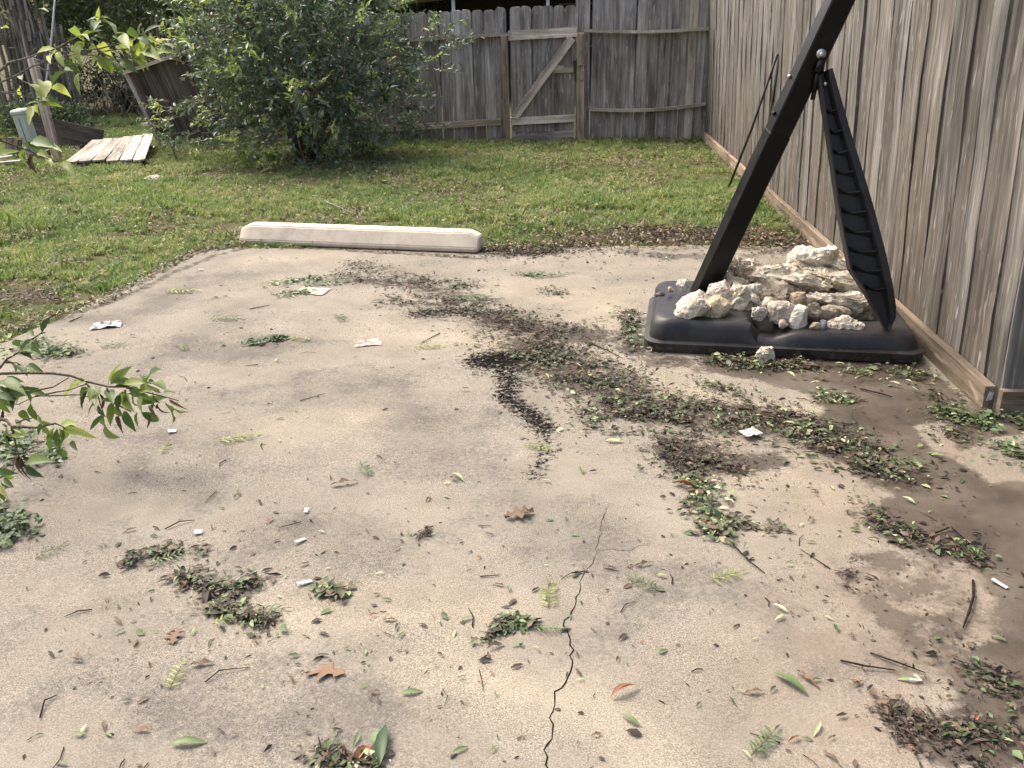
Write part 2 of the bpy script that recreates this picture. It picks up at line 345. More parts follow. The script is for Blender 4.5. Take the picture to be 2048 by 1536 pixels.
def rockmat(name, a, b, cdark, lich=0.5):
    t = NT(name, 0.92, 0.15); o = t.coord('Object'); r = t.rand()
    cm = t.n('CombineXYZ'); t.set(cm.inputs[0], t.math('MULTIPLY', r, 19.0)); t.set(cm.inputs[1], t.math('MULTIPLY', r, 47.0))
    v = t.vadd(o, cm.outputs[0])
    n1 = t.noise(v, 22.0, 5, 0.7); n2 = t.noise(v, 90.0, 4, 0.7); n3 = t.noise(v, 9.0, 3, 0.6)
    c = t.ramp(n1, [(0.4, a), (0.6, b)])
    lm = t.math('MULTIPLY', t.ramp(t.math('ADD', t.math('MULTIPLY', n2, 0.5), t.math('MULTIPLY', n3, 0.6)), [(0.55, 0.0), (0.63, 1.0)]), lich)
    c = t.mix(lm, c, cdark)
    hole = t.ramp(t.vor(v, 48.0), [(0.10, 1.0), (0.24, 0.0)]); hole = t.math('MULTIPLY', hole, t.ramp(t.noise(v, 12.0, 2), [(0.45, 0.0), (0.6, 1.0)]))
    c = t.mix(t.math('MULTIPLY', hole, 0.6), c, tuple(k * 0.5 for k in cdark))
    t.color(c); t.bump(t.math('SUBTRACT', t.math('ADD', n1, n2), hole), 0.9, 0.012); return t.m
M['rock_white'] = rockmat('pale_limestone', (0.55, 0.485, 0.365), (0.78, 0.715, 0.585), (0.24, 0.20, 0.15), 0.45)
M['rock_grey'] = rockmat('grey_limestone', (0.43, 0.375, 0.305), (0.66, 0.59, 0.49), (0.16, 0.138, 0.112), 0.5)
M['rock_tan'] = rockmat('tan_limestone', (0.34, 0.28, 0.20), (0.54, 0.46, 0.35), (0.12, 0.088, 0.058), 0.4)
M['rock_ochre'] = rockmat('ochre_limestone', (0.48, 0.38, 0.22), (0.66, 0.56, 0.39), (0.22, 0.15, 0.08), 0.25)
M['rock_chalk'] = rockmat('chalk_stone', (0.70, 0.645, 0.53), (0.86, 0.81, 0.70), (0.45, 0.40, 0.31), 0.35)
M['rock_blue'] = rockmat('slate_pebble', (0.10, 0.11, 0.13), (0.22, 0.235, 0.26), (0.05, 0.05, 0.055), 0.3)
# =================================================================== SETTING
# ground sheet
V = []; F = []
xs = [-220, -60, -25, -14, -8, -4, 0, 4, 9, 25, 60, 220]; ys = [-220, -60, -20, -6, 0, 6, 12, 18, 26, 40, 90, 260]
for j, y in enumerate(ys):
    for i, x in enumerate(xs): V.append((x, y, -0.022))
for j in range(len(ys) - 1):
    for i in range(len(xs) - 1):
        a = j * len(xs) + i; F.append((a, a + 1, a + 1 + len(xs), a + len(xs)))
tag(link('ground', mesh('ground', V, F), M['soil']), kind='structure')

# ---- concrete slab with stain masks
def seg_dist(P, pts):
    d = np.full(len(P), 1e9)
    for a, b in zip(pts[:-1], pts[1:]):
        a = np.array(a); b = np.array(b); ab = b - a; L = (ab * ab).sum() + 1e-12
        tt = np.clip(((P - a) @ ab) / L, 0, 1); q = a + tt[:, None] * ab
        d = np.minimum(d, np.hypot(*(P - q).T))
    return d
def inside(P, poly):
    c = np.zeros(len(P), bool); n = len(poly)
    for i in range(n):
        x0, y0 = poly[i]; x1, y1 = poly[(i + 1) % n]
        if y0 == y1: continue
        cond = ((y0 > P[:, 1]) != (y1 > P[:, 1])) & (P[:, 0] < (x1 - x0) * (P[:, 1] - y0) / (y1 - y0) + x0)
        c ^= cond
    return c
def g2(x, y): q = G(x, y); return (q.x, q.y)
def line_mask(P, pix, w): return 1 - sstep(0.0, 1.0, seg_dist(P, [g2(*q) for q in pix]) / w)
def poly_mask(P, pix, soft):
    pts = [g2(*q) for q in pix]; d = seg_dist(P, pts + [pts[0]]); s = np.where(inside(P, pts), d, -d)
    return sstep(-soft, soft, s)
PX0, PX1, PY0, PY1 = -3.0, 3.8, -0.6, 6.2
nx, ny = 341, 341
gx = np.linspace(PX0, PX1, nx); gy = np.linspace(PY0, PY1, ny)
XX, YY = np.meshgrid(gx, gy); P2 = np.stack([XX.ravel(), YY.ravel()], 1)
wob = 0.035 * np.sin(YY * 3.1) + 0.02 * np.sin(YY * 8.7 + 1) + 0.012 * np.sin(YY * 23)
wob2 = 0.03 * np.sin(XX * 2.3 + .5) + 0.015 * np.sin(XX * 9.1) + 0.01 * np.sin(XX * 27)
XD = XX.copy(); YD = YY.copy()
XD += (0.25 + 0.6 * wob - 0.12 * np.clip(6.04 - YY, 0, 3)) * np.clip(1 - (XX + 3) / 1.2, 0, 1); YD += (wob2 - 0.05 + 0.10 * sstep(-1.5, 1.6, XX)) * np.clip((YY - 5.2) / 1.0, 0, 1)
ZD = 0.004 * np.sin(XX * 1.1) * np.sin(YY * 1.3)
Vp = np.stack([XD.ravel(), YD.ravel(), ZD.ravel()], 1)
idx = np.arange(nx * ny).reshape(ny, nx)
Fq = np.stack([idx[:-1, :-1].ravel(), idx[:-1, 1:].ravel(), idx[1:, 1:].ravel(), idx[1:, :-1].ravel()], 1).tolist()
rim = idx[0, :].tolist() + idx[1:, -1].tolist() + idx[-1, -2::-1].tolist() + idx[-2:0:-1, 0].tolist()
base = len(Vp); Vr = Vp[rim].copy(); Vr[:, 2] -= 0.10
Vall = np.vstack([Vp, Vr]); nr = len(rim)
for k in range(nr): Fq.append((rim[k], base + k, base + (k + 1) % nr, rim[(k + 1) % nr]))
pad_me = mesh('concrete_slab', Vall.tolist(), Fq, True, M['concrete'])
mud = poly_mask(P2, [(1395, 716), (1500, 700), (1850, 726), (1950, 815), (2060, 838), (2130, 900), (2150, 1340), (2010, 1300), (1980, 1210), (1950, 1140), (1890, 1105), (1800, 1085), (1740, 1045), (1770, 985), (1700, 945), (1660, 905), (1560, 850), (1660, 815), (1540, 765), (1440, 745)], 0.09)
mud = np.maximum(mud, poly_mask(P2, [(1985, 1265), (2130, 1240), (2180, 1540), (1900, 1545), (1830, 1500), (1820, 1440), (1905, 1430), (1900, 1340)], 0.05) * 0.9)
mud = np.maximum(mud, 0.55 * poly_mask(P2, [(1760, 1040), (1990, 1150), (2000, 1300), (1840, 1420), (1700, 1250), (1660, 1100)], 0.12))
mud = np.maximum(mud, 0.62 * line_mask(P2, [(1265, 640), (1240, 690), (1300, 720), (1420, 735)], 0.16))
mud = np.maximum(mud, 0.5 * line_mask(P2, [(1250, 505), (1420, 520), (1600, 505)], 0.30))
mud *= 1 - 0.9 * poly_mask(P2, [(1820, 850), (1895, 838), (1905, 870), (1925, 915), (1880, 915), (1850, 880)], 0.04)
mud *= 1 - 0.95 * poly_mask(P2, [(1905, 915), (1985, 872), (2080, 865), (2150, 990), (2040, 965), (1985, 970)], 0.04)
black = line_mask(P2, [(985, 722), (1015, 724), (1055, 714), (1085, 705)], 0.24) * 1.1
black = np.maximum(black, line_mask(P2, [(1000, 735), (1020, 765), (1012, 795), (1065, 832), (1088, 858)], 0.11) * 0.78)
black = np.maximum(black, line_mask(P2, [(840, 628), (900, 622), (985, 632), (1050, 655)], 0.17) * 0.72)
black = np.maximum(black, line_mask(P2, [(965, 495), (1060, 505), (1100, 500)], 0.20) * 0.75)
black = np.maximum(black, line_mask(P2, [(1085, 845), (1095, 900), (1070, 950)], 0.10) * 0.45)
black = np.maximum(black, line_mask(P2, [(1830, 1440), (1890, 1490), (1960, 1530)], 0.07) * 0.55)
dirt = np.zeros(len(P2))
for pix, w, a in [([(690, 560), (800, 565), (900, 590), (980, 600)], .18, .75), ([(700, 525), (760, 530), (860, 560)], .2, .5), ([(980, 640), (1080, 660), (1180, 670)], .24, 1.05),
                  ([(1060, 690), (1130, 740), (1180, 770), (1250, 775)], .26, 1.1), ([(1230, 800), (1320, 830), (1480, 830), (1560, 850)], .2, 1.1),
                  ([(1340, 900), (1400, 930), (1470, 930), (1540, 920)], .14, 1.05), ([(1600, 870), (1690, 900), (1760, 930), (1830, 960)], .15, 1.0),
                  ([(1230, 470), (1420, 475), (1620, 480)], .3, .8), ([(1270, 640), (1260, 700), (1400, 725), (1620, 730), (1840, 745)], .10, .75),
                  ([(1960, 830), (2048, 850)], .10, .8), ([(1840, 790), (1950, 850)], .12, .6), ([(1730, 1030), (1800, 1080), (1880, 1110), (1960, 1130)], .10, .7),
                  ([(500, 490), (700, 497), (960, 512)], .06, .85), ([(0, 668), (200, 600), (380, 508), (470, 490)], .09, .75),
                  ([(760, 600), (900, 610)], .12, .5), ([(1385, 980), (1420, 1060)], .07, .5), ([(280, 1130), (420, 1160), (500, 1220)], .06, .4), ([(1760, 1420), (1850, 1480)], .06, .6)]:
    dirt = np.maximum(dirt, a * line_mask(P2, pix, w))
warm = np.zeros(len(P2))
for pix, w in [([(1230, 705), (1330, 775), (1480, 805), (1600, 820)], .2), ([(760, 660), (900, 680), (950, 690)], .35), ([(480, 520), (640, 510)], .3), ([(560, 1230), (760, 1210), (1000, 1230)], .20),
               ([(1120, 1400), (1250, 1450), (1300, 1520)], .16), ([(850, 1330), (1050, 1380)], .15), ([(1480, 960), (1560, 960), (1640, 990)], .22), ([(560, 860), (700, 840)], .3), ([(1050, 580), (1200, 590), (1230, 640)], .4)]:
    warm = np.maximum(warm, line_mask(P2, pix, w))
greym = np.zeros(len(P2))
for pix, w, a in [([(150, 1320), (400, 1420), (700, 1400)], .35, .9), ([(520, 1080), (640, 1060), (700, 1100)], .28, .9), ([(600, 800), (760, 790), (900, 850)], .5, .7), ([(200, 640), (380, 560), (480, 520)], .5, .8),
                  ([(850, 900), (1050, 1000), (1240, 1080)], .3, .7), ([(1250, 1150), (1450, 1130), (1600, 1250)], .3, .8), ([(400, 700), (560, 700)], .4, .6), ([(1600, 1300), (1800, 1300)], .25, .9), ([(60, 1000), (250, 900)], .3, .5)]:
    greym = np.maximum(greym, a * line_mask(P2, pix, w))
damp = np.maximum(poly_mask(P2, [(1560, 880), (1700, 840), (1960, 850), (2200, 1000), (2250, 1560), (1560, 1560), (1500, 1300), (1600, 1100)], .35), 0.8 * line_mask(P2, [(1000, 660), (1200, 760), (1450, 850), (1650, 900)], .35))
black = black * 1.15
for nm, a in (('damp', damp), ('mud', mud), ('black', black), ('dirt', dirt), ('warm', warm), ('grey', greym)):
    at = pad_me.attributes.new(nm, 'FLOAT', 'POINT'); at.data.foreach_set('value', np.concatenate([a, a[[i for i in rim]]]).astype(np.float32))
slab = tag(link('concrete_slab', pad_me), kind='structure')
# cracks: thin dark open joints lying in the slab top
def crack(pix, w, wiggle=0.006):
    pts = [Vector((*g2(*q), 0.0015)) for q in pix]; fine = []
    for a, b in zip(pts[:-1], pts[1:]):
        n = max(2, int((b - a).length / 0.018))
        for k in range(n):
            q = a.lerp(b, k / n); s = Vector((-(b - a).y, (b - a).x, 0)).normalized()
            fine.append(q + s * random.uniform(-wiggle, wiggle))
    fine.append(pts[-1]); V = []; F = []
    for i, q in enumerate(fine):
        dd = (fine[min(i + 1, len(fine) - 1)] - fine[max(i - 1, 0)]); s = Vector((-dd.y, dd.x, 0)).normalized()
        ww = w * random.uniform(0.45, 1.35) * min(1, 0.25 + 3 * (len(fine) - 1 - i) / len(fine))
        z = 0.004 * math.sin(q.x * 1.1) * math.sin(q.y * 1.3) + 0.0012
        V += [(q.x - s.x * ww, q.y - s.y * ww, z), (q.x + s.x * ww, q.y + s.y * ww, z)]
        if i: F.append((2*i-2, 2*i-1, 2*i+1, 2*i))
    link('crack', mesh('crack', V, F), M['crack'], slab)
crack([(1098, 1560), (1088, 1500), (1105, 1465), (1098, 1435), (1112, 1385), (1145, 1345), (1143, 1290), (1125, 1250), (1150, 1215), (1152, 1195), (1165, 1150), (1190, 1120), (1193, 1100)], 0.0017)
crack([(1193, 1104), (1225, 1100), (1262, 1101), (1300, 1085)], 0.0008)
crack([(1193, 1100), (1203, 1060), (1207, 1030), (1218, 1005)], 0.0010)
crack([(1290, 830), (1283, 790), (1292, 745), (1280, 700)], 0.0012, 0.012)

# =================================================================== FENCES
def board_mesh(name, w, h, th, dog=True, seed=0, m=None, segs=6, warp=0.004):
    """vertical plank: width along x, thickness along y, foot at z=0"""
    r = random.Random(seed); V = []; F = []
    zs = [h * k / segs for k in range(segs + 1)]
    if dog: zs[-1] = h - w * 0.26
    for k, z in enumerate(zs):
        l = -w/2 + r.uniform(-warp, warp) * (0.6 if k < segs else 0.3); q = w/2 + r.uniform(-warp, warp) * (0.6 if k < segs else 0.3)
        dy = r.uniform(-warp, warp)
        V += [(l, dy, z), (q, dy + r.uniform(-warp, warp), z), (q, dy + th, z), (l, dy + th, z)]
    for k in range(segs):
        a = 4 * k; b = a + 4
        F += [(a, a+1, b+1, b), (a+1, a+2, b+2, b+1), (a+2, a+3, b+3, b+2), (a+3, a, b, b+3)]
    F.append((0, 3, 2, 1)); e = 4 * segs
    if dog:
        n = len(V); d = w * 0.24; j = r.uniform(-.006, .006)
        V += [(-w/2 + d, 0, h + j), (w/2 - d, 0, h + j + r.uniform(-.004, .004)), (w/2 - d, th, h + j), (-w/2 + d, th, h + j)]
        # two-step rounded ear
        V += [(-w/2 + d*0.35, 0, h - w*0.08), (w/2 - d*0.35, 0, h - w*0.08), (w/2 - d*0.35, th, h - w*0.08), (-w/2 + d*0.35, th, h - w*0.08)]
        m4 = n + 4
        for a, b in ((e, m4), (m4, n)):
            F += [(a, a+1, b+1, b), (a+1, a+2, b+2, b+1), (a+2, a+3, b+3, b+2), (a+3, a, b, b+3)]
        F.append((n, n+1, n+2, n+3))
    else: F.append((e, e+1, e+2, e+3))
    return mesh(name, V, F, False, m)
def vpost(name, p, q, w, dpt, m, parent):
    p, q = Vector(p), Vector(q); b = MB(); b.bar((0, 0, 0), (0, 0, (q - p).length), (1, 0, 0), w, dpt)
    za = (q - p).normalized(); xa = Vector((1, 0, 0)); xa = (xa - za * xa.dot(za)).normalized(); ya = za.cross(xa)
    o = b.build(name, m, parent, bevel=0.003); o.matrix_basis = Matrix.Translation(p) @ Matrix((xa, ya, za)).transposed().to_4x4(); return o
def rail(name, pts, w, h, m, parent, bevel=0.003):
    """a lumber rail following pts (its centre line), w across, h tall"""
    V = []; F = []
    pts = [Vector(p) for p in pts]
    for i, p in enumerate(pts):
        d = (pts[min(i+1, len(pts)-1)] - pts[max(i-1, 0)]).normalized(); n = Vector((-d.y, d.x, 0)).normalized()
        for a, b in ((-1, -1), (1, -1), (1, 1), (-1, 1)): V.append(p + n * (a * w/2) + Vector((0, 0, b * h/2)))
    for i in range(len(pts) - 1):
        a = 4*i; b = a + 4
        F += [(a, a+1, b+1, b), (a+1, a+2, b+2, b+1), (a+2, a+3, b+3, b+2), (a+3, a, b, b+3)]
    e = 4 * (len(pts) - 1); F += [(0, 3, 2, 1), (e, e+1, e+2, e+3)]
    # grain runs along the rail: build in a frame whose local z is the rail axis
    d = (pts[-1] - pts[0]).normalized(); q = d.to_track_quat('Z', 'Y').to_matrix()
    o0 = pts[0].copy(); W = [tuple(q.transposed() @ (Vector(v) - o0)) for v in V]
    o = link(name, mesh(name, W, F, False, m), None, parent); o.matrix_basis = Matrix.Translation(o0) @ q.to_4x4()
    return o
FY = 12.8
# --- back fence, left section (dog-eared, seen behind the shrub)
bl = [board_mesh('board', 0.152, 1.76, 0.018, True, s, M['fence_back']) for s in range(6)]
fl = empty('back_fence', (0, FY, 0)); tag(fl, 'grey dog-eared picket fence section behind the big shrub, left of the gate', 'fence')
x = -4.95; k = 0
while x < -1.08:
    px = x; hs = -0.03 - 0.095 * (max(0, -1.2 - x) / 3.0)
    o = link('board', bl[k % 6], None, fl, (x, random.uniform(0, .006), hs + random.uniform(-.012, .012)), (0, random.uniform(-.008, .008), math.pi if k % 3 == 0 else 0)); x += 0.157; k += 1
def bow(x0, x1, z0, z1, y, sag, n=8): return [(x0 + (x1-x0)*i/n, y, z0 + (z1-z0)*i/n - sag*math.sin(math.pi*i/n)) for i in range(n+1)]
rail('rail', bow(-4.95, -1.06, 1.25, 1.405, -0.05, 0.0), 0.085, 0.042, M['lumber_old'], fl)
rail('rail', bow(-4.95, -1.20, 0.13, 0.262, -0.036, 0.02), 0.038, 0.085, M['post_tan'], fl)
vpost('post', (-1.125, -0.062, -0.03), (-1.14, -0.062, 1.384), 0.095, 0.088, M['post_tan'], fl)
# --- gate
gt = empty('gate', (0, FY, 0)); tag(gt, 'wooden gate with diagonal brace set between two fence sections', 'gate')
x = -1.03; k = 0
while x < -0.19:
    link('board', bl[(k + 2) % 6], None, gt, (x + .04, 0.004 + random.uniform(0, .005), -0.005 + random.uniform(-.012, .012)), (0, random.uniform(-.006, .006), math.pi if k % 2 else 0)); x += 0.148; k += 1
rail('top_rail', [(-1.085, -0.025, 1.385), (-0.155, -0.025, 1.42)], 0.04, 0.125, M['lumber_old'], gt)
rail('bottom_rail', [(-1.07, -0.025, 0.262), (-0.155, -0.025, 0.30)], 0.04, 0.10, M['lumber_old'], gt)
rail('middle_rail', [(-0.51, -0.025, 0.945), (-0.185, -0.025, 0.952)], 0.034, 0.10, M['lumber_old'], gt)
rail('kick_board', [(-1.06, -0.022, 0.055), (-0.175, -0.022, 0.065)], 0.024, 0.13, M['fence_back'], gt)
p0 = Vector((-1.02, -0.048 - .018, 0.315)); p1 = Vector((-0.215, -0.048 - .018, 1.345)); 
vpost('diagonal_brace', p0, p1, 0.11, 0.036, M['lumber_old'], gt)
lb = MB(); lb.box((-0.03, -0.03, 0.0), (0.03, 0.0, 0.15)); lb.box((0.01, -0.05, 0.05), (0.12, -0.03, 0.085)); lb.tube([(0, -0.06, 0.09), (0, -0.06, 0.16), (0.025, -0.05, 0.19)], 0.008, 6); lb.box((-0.012, -0.04, -0.12), (0.006, -0.012, 0.0))
lb.build('latch', M['pipe'], gt, loc=(-0.165, -0.03, 0.905))
# --- back fence, right section (taller, plain tops)
br_ = [board_mesh('board', 0.149, 2.05, 0.018, False, 20 + s, M['fence_back']) for s in range(6)]
fr = empty('back_fence', (0, FY, 0)); tag(fr, 'tall grey board fence section between the gate and the corner', 'fence')
x = -0.06; k = 0
while x < 1.62:
    o = link('board', br_[k % 6], None, fr, (x + .02, 0.012 + random.uniform(0, .008), -0.02 + random.uniform(-.01, .01)), (0, random.uniform(-.01, .01), math.pi if k % 2 else 0)); x += 0.152; k += 1
b2 = board_mesh('board', 0.11, 2.05, 0.02, False, 33, M['lumber_old']); link('board', b2, None, fr, (1.40, -0.012, 0.0))
rail('rail', bow(-0.06, 1.62, 1.435, 1.435, -0.055, 0.03), 0.085, 0.042, M['lumber_old'], fr)
rail('rail', bow(0.03, 1.62, 0.415, 0.47, -0.035, 0.045), 0.075, 0.04, M['lumber_old'], fr)
vpost('post', (-0.085, -0.057, -0.03), (-0.105, -0.057, 1.41), 0.10, 0.09, M['post_tan'], fr)
vpost('block', (-0.10, -0.118, 0.99), (-0.10, -0.118, 1.39), 0.085, 0.03, M['post_tan'], fr)
vpost('block', (-0.085, -0.115, 0.80), (-0.085, -0.115, 0.93), 0.05, 0.022, M['post_tan'], fr)
vpost('jamb', (-0.145, -0.015, -0.03), (-0.155, -0.015, 2.05), 0.035, 0.045, M['fence_back'], fr)
# --- right-hand side fence: leaning a little into the yard
LEAN = -0.040
sf = empty('side_fence', (1.655, 3.37, 0), (0, LEAN, 0)); tag(sf, 'long weathered board fence running along the right side of the yard', 'fence')
SBW = [0.139, 0.128, 0.143, 0.134, 0.141, 0.122, 0.137, 0.131]
sb = [board_mesh('board', SBW[s], 1.95, 0.016, False, 50 + s, M['fence'], 7, 0.0045) for s in range(8)]
y = 0.0; k = 0; rsb = random.Random(17)
while y < 9.33:
    ki = rsb.randrange(8); y += SBW[ki] / 2 + rsb.choice((-.001, 0, .001, .004))
    o = link('board', sb[ki], None, sf, ((-0.003 if k % 2 else 0.003) + random.uniform(-.004, .004), y, 0.085 + random.uniform(-.008, .012)), (0, 0, -math.pi/2)); 
    o.rotation_euler[0] = random.uniform(-.004, .004); y += SBW[ki] / 2; k += 1
for y0, y1, z in ((0.0, 2.05, 0.052), (2.055, 5.6, 0.05), (5.605, 9.35, 0.05)):
    rail('sill_board', [(-0.032, y0, z), (-0.030, y1, z)], 0.04, 0.108, M['lumber'], sf)
rail('back_rail', [(0.06, 0.1, 1.6), (0.06, 9.3, 1.6)], 0.04, 0.09, M['lumber_old'], sf)
rail('back_rail', [(0.06, 0.1, 0.5), (0.06, 9.3, 0.5)], 0.04, 0.09, M['lumber_old'], sf)
# --- the short return that turns away to the right
rf = empty('return_fence', (1.64, 3.345, 0)); tag(rf, 'short fence return at the near right corner, facing the viewer', 'fence')
for k in range(9):
    link('board', sb[(k * 3 + 1) % 8], None, rf, (0.082 + 0.141 * k, 0.012 + random.uniform(0, .004), 0.092), (0, -0.035 if k == 0 else -0.03, 0))
rail('sill_board', [(0.004, -0.012, 0.052), (1.35, -0.012, 0.052)], 0.036, 0.104, M['lumber'], rf)
b = MB(); b.add([(0, 0, 0), (0.022, 0, 0.004), (0.026, 0, 0.035), (0.008, 0, 0.04), (0, 0.0015, 0), (0.022, 0.0015, 0.004), (0.026, 0.0015, 0.035), (0.008, 0.0015, 0.04)], [(0, 1, 2, 3), (7, 6, 5, 4), (0, 4, 5, 1), (1, 5, 6, 2), (2, 6, 7, 3), (3, 7, 4, 0)])
b.build('staple_tag', M['white'], sf, loc=(-0.043, -0.0035, 0.045))

# --- fallen panels and boards at the far left
lp = empty('leaning_fence_panel', (-5.60, 12.75, 0.02), (R(4), R(-17), 0)); tag(lp, 'dark broken fence panel leaning left beside the big shrub', 'fence panel')
db = [board_mesh('board', 0.15, 1.28, 0.02, False, 80 + s, M['dark_board']) for s in range(4)]
for k in range(10): link('board', db[k % 4], None, lp, (-0.50 + 0.158 * k, random.uniform(0, .01), random.uniform(-.01, .01)))
rail('cap_rail', [(-0.60, -0.05, 1.20), (1.10, -0.03, 1.16)], 0.085, 0.045, M['lumber_old'], lp)
vpost('end_post', (-0.575, -0.05, 0.0), (-0.575, -0.05, 1.175), 0.06, 0.04, M['stay'], lp)
rail('rail', [(-0.3, -0.03, 0.10), (1.10, -0.03, 0.06)], 0.038, 0.085, M['dark_board'], lp)

fp = empty('fallen_fence_panel'); tag(fp, 'sun-bleached dog-eared fence panel lying flat on the grass', 'fence panel')
A = G(128, 327, 0.05); Bc = G(292, 322, 0.05); D = G(186, 284, 0.15); C2 = G(306, 270, 0.16)
for k in range(6):
    u0 = (k + 0.5) / 6
    near = A.lerp(Bc, u0) + Vector((0, 0, random.uniform(-.006, .01))); far = D.lerp(C2, u0)
    d = near - far; L = d.length; wv = (Bc - A).length / 6
    ww = wv * abs(math.sin((Bc - A).angle(d))) * 0.86
    me = board_mesh('board', ww, L, 0.02, True, 100 + k, M['pale_board'], 6, 0.006)
    xa = (Bc - A).normalized(); za = d.normalized(); ya = za.cross(xa).normalized(); xa = ya.cross(za)
    o = link('board', me, None, fp); o.matrix_basis = Matrix.Translation(far) @ Matrix((xa, ya, za)).transposed().to_4x4()
q0 = A.lerp(D, 0.62); q1 = Bc.lerp(C2, 0.62); rail('rail', [q0 + Vector((0, 0, -.045)), q1 + Vector((0, 0, -.045))], 0.08, 0.04, M['dark_board'], fp)
q0 = A.lerp(D, 0.15); q1 = Bc.lerp(C2, 0.15); rail('rail', [q0 + Vector((0, 0, -.04)), q1 + Vector((0, 0, -.045))], 0.08, 0.04, M['dark_board'], fp)

def plank(name, p, q, u, w, h, m, label, cat, group=None):
    p, q = Vector(p), Vector(q); L = (q - p).length; b = MB(); b.bar((0, 0, 0), (0, 0, L), (1, 0, 0), w, h)
    za = (q - p).normalized(); xa = Vector(u); xa = (xa - za * xa.dot(za)).normalized(); ya = za.cross(xa)
    o = b.build(name, m, bevel=0.003); o.matrix_basis = Matrix.Translation(p) @ Matrix((xa, ya, za)).transposed().to_4x4()
    return tag(o, label, cat, group)
pa = atY(60, 247, 12.3); pb = G(172, 300, 0.02)
wb = plank('wide_board', Vector((pa.x, pa.y, pa.z - .12)), Vector((pb.x, pb.y + .4, .0)), (0.1, .25, 1), 0.50, 0.025, M['dark_board'], 'wide dark board propped on edge behind the leaning utility pedestal', 'board')
plank('fence_post', G(116, 322, -0.02), atY(64, 118, 11.6), (1, 0, 0), 0.09, 0.09, M['stay'], 'weathered square fence post leaning left behind the fallen panel', 'post')
c0 = G(22, 315, 0.0); plank('timber_block', c0 + Vector((0.02, 0, -.02)), c0 + Vector((0.07, .05, .24)), (1, 0, 0), 0.17, 0.10, M['lumber'], 'short tan timber block standing on end at the far left', 'timber')
c0 = G(-45, 330, 0.03); c1 = G(42, 322, 0.05); plank('loose_plank', c0, c1, (0, 1, 0), 0.14, 0.025, M['pale_board'], 'pale plank lying in the grass at the left picture edge', 'plank')
c0 = G(-40, 322, 0.06); c1 = G(30, 311, 0.075); plank('loose_plank', c0, c1, (0, 1, 0), 0.12, 0.022, M['lumber_old'], 'weathered plank resting behind the pale plank at the left edge', 'plank')
c0 = G(78, 316, 0.03); c1 = G(103, 305, 0.06); plank('timber_offcut', c0, c1, (0, 1, 0), 0.10, 0.07, M['lumber'], 'small tan timber offcut at the foot of the leaning post', 'timber')
# utility pedestal, leaning
pb = G(69, 308, 0.0); ptop = atY(38, 218, pb.y - .05)
pe = empty('utility_pedestal', pb); za = (ptop - pb); L = za.length; za.normalize(); xa = Vector((1, 0, 0)); xa = (xa - za * za.x).normalized(); ya = za.cross(xa)
pe.matrix_basis = Matrix.Translation(pb) @ Matrix((xa, ya, za)).transposed().to_4x4(); tag(pe, 'pale green utility pedestal leaning left at the yard edge', 'utility box')
b = MB(); b.box((-.085, -.08, 0), (.085, .08, L - .06)); b.build('housing', M['pedestal'], pe, bevel=.018)
b = MB(); b.box((-.097, -.092, L - .075), (.097, .092, L)); b.build('cap', M['pedestal'], pe, bevel=.022)
b = MB(); b.box((.0, -.0835, .05), (.007, -.0795, L - .1)); b.build('seam', M['pipe'], pe)

# --- old cedar stay fences far left
sm = [MB().tube([(0, 0, 0), (.012, 0, .6), (-.008, .01, 1.2), (.004, 0, 1.9)], [.042, .038, .036, .026], 6) for _ in range(1)][0]
stays = []
for s in range(6):
    r = random.Random(s); b = MB(); b.tube([(r.uniform(-.02, .02), r.uniform(-.02, .02), 1.95 * k / 4) for k in range(5)], [r.uniform(.035, .05), r.uniform(.033, .046), .04, .036, .022], 6)
    stays.append(mesh('stay', b.V, b.F, True, M['stay']))
def stay_fence(a, b_, lab, n, lean=0.0):
    e = empty('stay_fence', a); tag(e, lab, 'fence'); d = Vector(b_) - Vector(a)
    for k in range(n):
        o = link('stay', stays[random.randrange(6)], None, e, tuple(d * (k / n) + Vector((0, random.uniform(-.03, .03), -.03))), (random.uniform(-.03, .03), lean + random.uniform(-.04, .04), random.uniform(0, 6)), (1, 1, random.uniform(.86, 1.08)))
    m0 = MB(); m0.tube([Vector((0, .06, 1.3)), d + Vector((0, .06, 1.3))], .008, 5); m0.build('wire', M['galv'], e)
stay_fence((-13.6, 16.3, 0), (-9.9, 17.2, 0), 'old cedar stay fence at the far left behind the tree trunk', 46, -0.06)
stay_fence((-10.2, 21.0, 0), (-6.4, 22.0, 0), 'grey cedar stay fence in shade beyond the back lawn', 46)

# --- house with a carport beyond the gate
hs = empty('house', (0, 21, 0)); tag(hs, 'dark carport of a neighbouring house above the gate', 'house')
b = MB(); b.add([(-4.6, -1.0, 2.10), (9, -1.0, 2.10), (9, 6, 3.2), (-4.6, 6, 3.2), (-4.6, -1.0, 2.22), (9, -1.0, 2.22), (9, 6, 3.34), (-4.6, 6, 3.34)], [(0,3,2,1),(4,5,6,7),(0,1,5,4),(1,2,6,5),(2,3,7,6),(3,0,4,7)]); b.build('roof', M['roof'], hs)
rail('fascia', [(-8.4, 6.4, 2.03), (-2.2, -1.6, 2.20)], 0.04, 0.17, M['trim'], hs)
b = MB(); b.box((-8.2, 4.4, -0.02), (9, 4.6, 3.2)); b.build('wall', M['housewall'], hs)
b = MB(); b.add([(-8.5, 6.6, 2.10), (-2.2, -1.62, 2.28), (9, -1.62, 2.30), (9, 6.6, 3.5)], [(0, 1, 2, 3)]); 
for xx in (-2.87, -0.86, 2.2): 
    m0 = MB(); m0.box((xx - .035, -0.92, -.02), (xx + .035, -0.85, 2.11)); m0.build('carport_post', M['galv'], hs)
